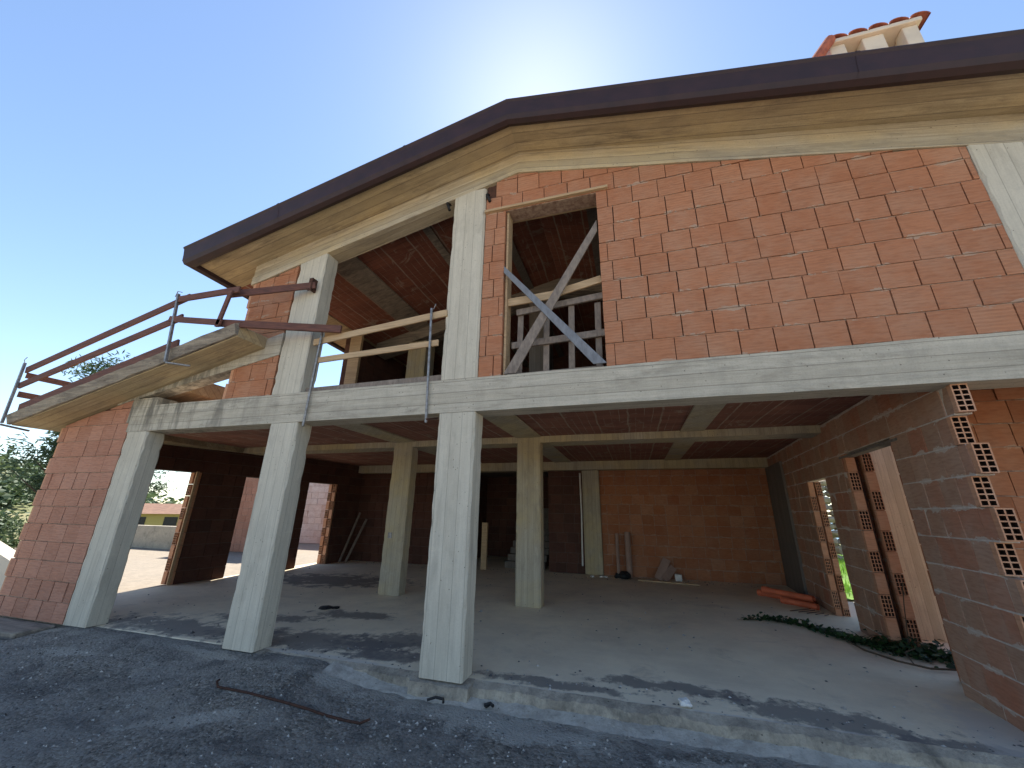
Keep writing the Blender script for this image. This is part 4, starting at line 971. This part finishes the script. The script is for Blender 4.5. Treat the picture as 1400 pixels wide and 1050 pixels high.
tree('pine_tree', (-18.3, 8.5, -2), 8.6, (-18.2, 8.9, 2.7), (1.1, 1.15, 3.0), 85, 190, .10, 'pine', 'dark feathery pine tree behind the left brick panel', 3, .55, .16, True,
     lob=((-17.3, 10.3, 2.95), (-17.1, 10.5, 2.3), (-17.4, 10.1, 3.3), (-18.2, 8.2, 6.3), (-18.1, 8.6, 6.6), (-18.3, 7.9, 6.1), (-18.2, 7.3, 3.2), (-18.3, 7.2, 2.6)))
tree('broadleaf_tree', (-24, 8.6, -3), 5.5, (-24, 8.6, .1), (1.8, 2.2, 1.2), 60, 110, .09, 'olive', 'grey-green bushy tree left of the dark pine', 5, .7, .12)
tree('small_tree', (-22.5, 10.6, -3), 4.6, (-22.5, 10.9, .9), (1.0, .8, .9), 14, 70, .08, 'pine', 'small dark tree in front of the yellow house', 8, .4, .08)
def wood(m):
    r_ = random.Random(8)
    for i in range(420):
        x = r_.uniform(-230, -110); y = r_.uniform(0, 90)
        z0 = zland(x, y); R_ = r_.uniform(2.0, 4.2)
        for k in range(60):
            v = Vector((r_.gauss(0, .5), r_.gauss(0, .5), abs(r_.gauss(0, .5)))) * R_
            p = Vector((x, y, z0 + .5)) + v; s = r_.uniform(.4, 1.0)
            mt = Matrix.Rotation(r_.uniform(0, 6.3), 4, 'Z') @ Matrix.Rotation(r_.uniform(-1.3, 1.3), 4, 'X')
            m.face([p + (mt @ Vector(a)) * s for a in ((-1, 0, 0), (0, -.7, 0), (1, 0, .2), (0, .7, 0))], min(1, max(0, r_.gauss(.5, .25) + .2 * (i % 3 - 1))))
mb = MB(); wood(mb); tag(mb.build('hillside_wood', 'olive', None, fix=False), 'hazy green wood covering the distant hill at the left', 'woodland', kind='stuff')

# yellow house across the slope
yh = empty('yellow_house', (-40, 27, -3), 'yellow house with a brown roof beyond the left terrace', 'house')
yh.rotation_euler = (0, 0, 0)
ax = Vector((-44, 22.0, 0)); bx_ = Vector((-36.0, 29.2, 0)); dd = (bx_ - ax).normalized(); nn = Vector((-dd.y, dd.x, 0))
def yo(u, w, z): q = ax + dd * u + nn * w; return (q.x, q.y, z)
def ybx(m, u0, u1, w0, w1, z0, z1): m.hexa([yo(u0, w0, z0), yo(u1, w0, z0), yo(u1, w1, z0), yo(u0, w1, z0), yo(u0, w0, z1), yo(u1, w0, z1), yo(u1, w1, z1), yo(u0, w1, z1)])
Lh = 13
mb = MB(); ybx(mb, 0, Lh, 0, 6, -7, 1.0); mb.build('wall', 'yellow', yh)
mb = MB(); mb.hexa([yo(-.5, -.6, .98), yo(Lh + .5, -.6, .98), yo(Lh + .5, 6.6, .98), yo(-.5, 6.6, .98), yo(1.5, 2.4, 1.85), yo(Lh - 1.5, 2.4, 1.85), yo(Lh - 1.5, 3.6, 1.85), yo(1.5, 3.6, 1.85)]); mb.build('roof', 'brownroof', yh)
for u in (1.2, 3.4, 5.6, 7.9, 10.2):
    mb = MB(); ybx(mb, u, u + .95, -.03, .02, -1.0, .72); mb.build('window', 'darkwin', yh)

# ==================================================================== CAMERA
F, CX, CY = 525.579, 705.14, 524.97
yaw, pit, rol = .290216, .321334, -.015677
fwd = Vector((-math.sin(yaw) * math.cos(pit), math.cos(yaw) * math.cos(pit), math.sin(pit)))
right = Vector((math.cos(yaw), math.sin(yaw), 0)); down = -right.cross(fwd)
r = right * math.cos(rol) + down * math.sin(rol); dn = -right * math.sin(rol) + down * math.cos(rol)
cam = bpy.data.cameras.new('Camera'); co = bpy.data.objects.new('Camera', cam); COL.objects.link(co)
mt = Matrix((r, -dn, -fwd)).transposed().to_4x4(); mt.translation = Vector((0, 0, 1.6)); co.matrix_world = mt
cam.sensor_fit = 'HORIZONTAL'; cam.sensor_width = 36; cam.lens = F / 1400 * 36
cam.shift_x = (700 - CX) / 1400; cam.shift_y = (CY - 525) / 1400
cam.clip_start = .05; cam.clip_end = 60000
scn.camera = co

# ==================================================================== LIGHT
SUN = Vector((-.16, .71, .99)).normalized()
el = math.asin(SUN.z); az = math.atan2(SUN.x, SUN.y)      # azimuth clockwise from +Y
w = bpy.data.worlds.new('World'); scn.world = w; w.use_nodes = True
nt = w.node_tree; bg = nt.nodes['Background']
sky = nt.nodes.new('ShaderNodeTexSky'); sky.sky_type = 'NISHITA'; sky.sun_disc = False
sky.sun_elevation = el; sky.sun_rotation = az; sky.air_density = 1.0; sky.dust_density = .18; sky.ozone_density = 1.7; sky.altitude = 100
nt.links.new(sky.outputs[0], bg.inputs[0]); bg.inputs[1].default_value = .112
sl = bpy.data.lights.new('Sun', 'SUN'); sl.energy = 5.0; sl.angle = RAD(.53); sl.color = (1, .95, .86)
so = bpy.data.objects.new('Sun', sl); COL.objects.link(so); so.rotation_euler = SUN.to_track_quat('Z', 'Y').to_euler(); so.location = (0, 0, 30)
scn.view_settings.view_transform = 'Standard'; scn.view_settings.look = 'None'; scn.view_settings.gamma = 1
scn.view_settings.exposure = 1.2
scn.cycles.max_bounces = 10; scn.cycles.diffuse_bounces = 6
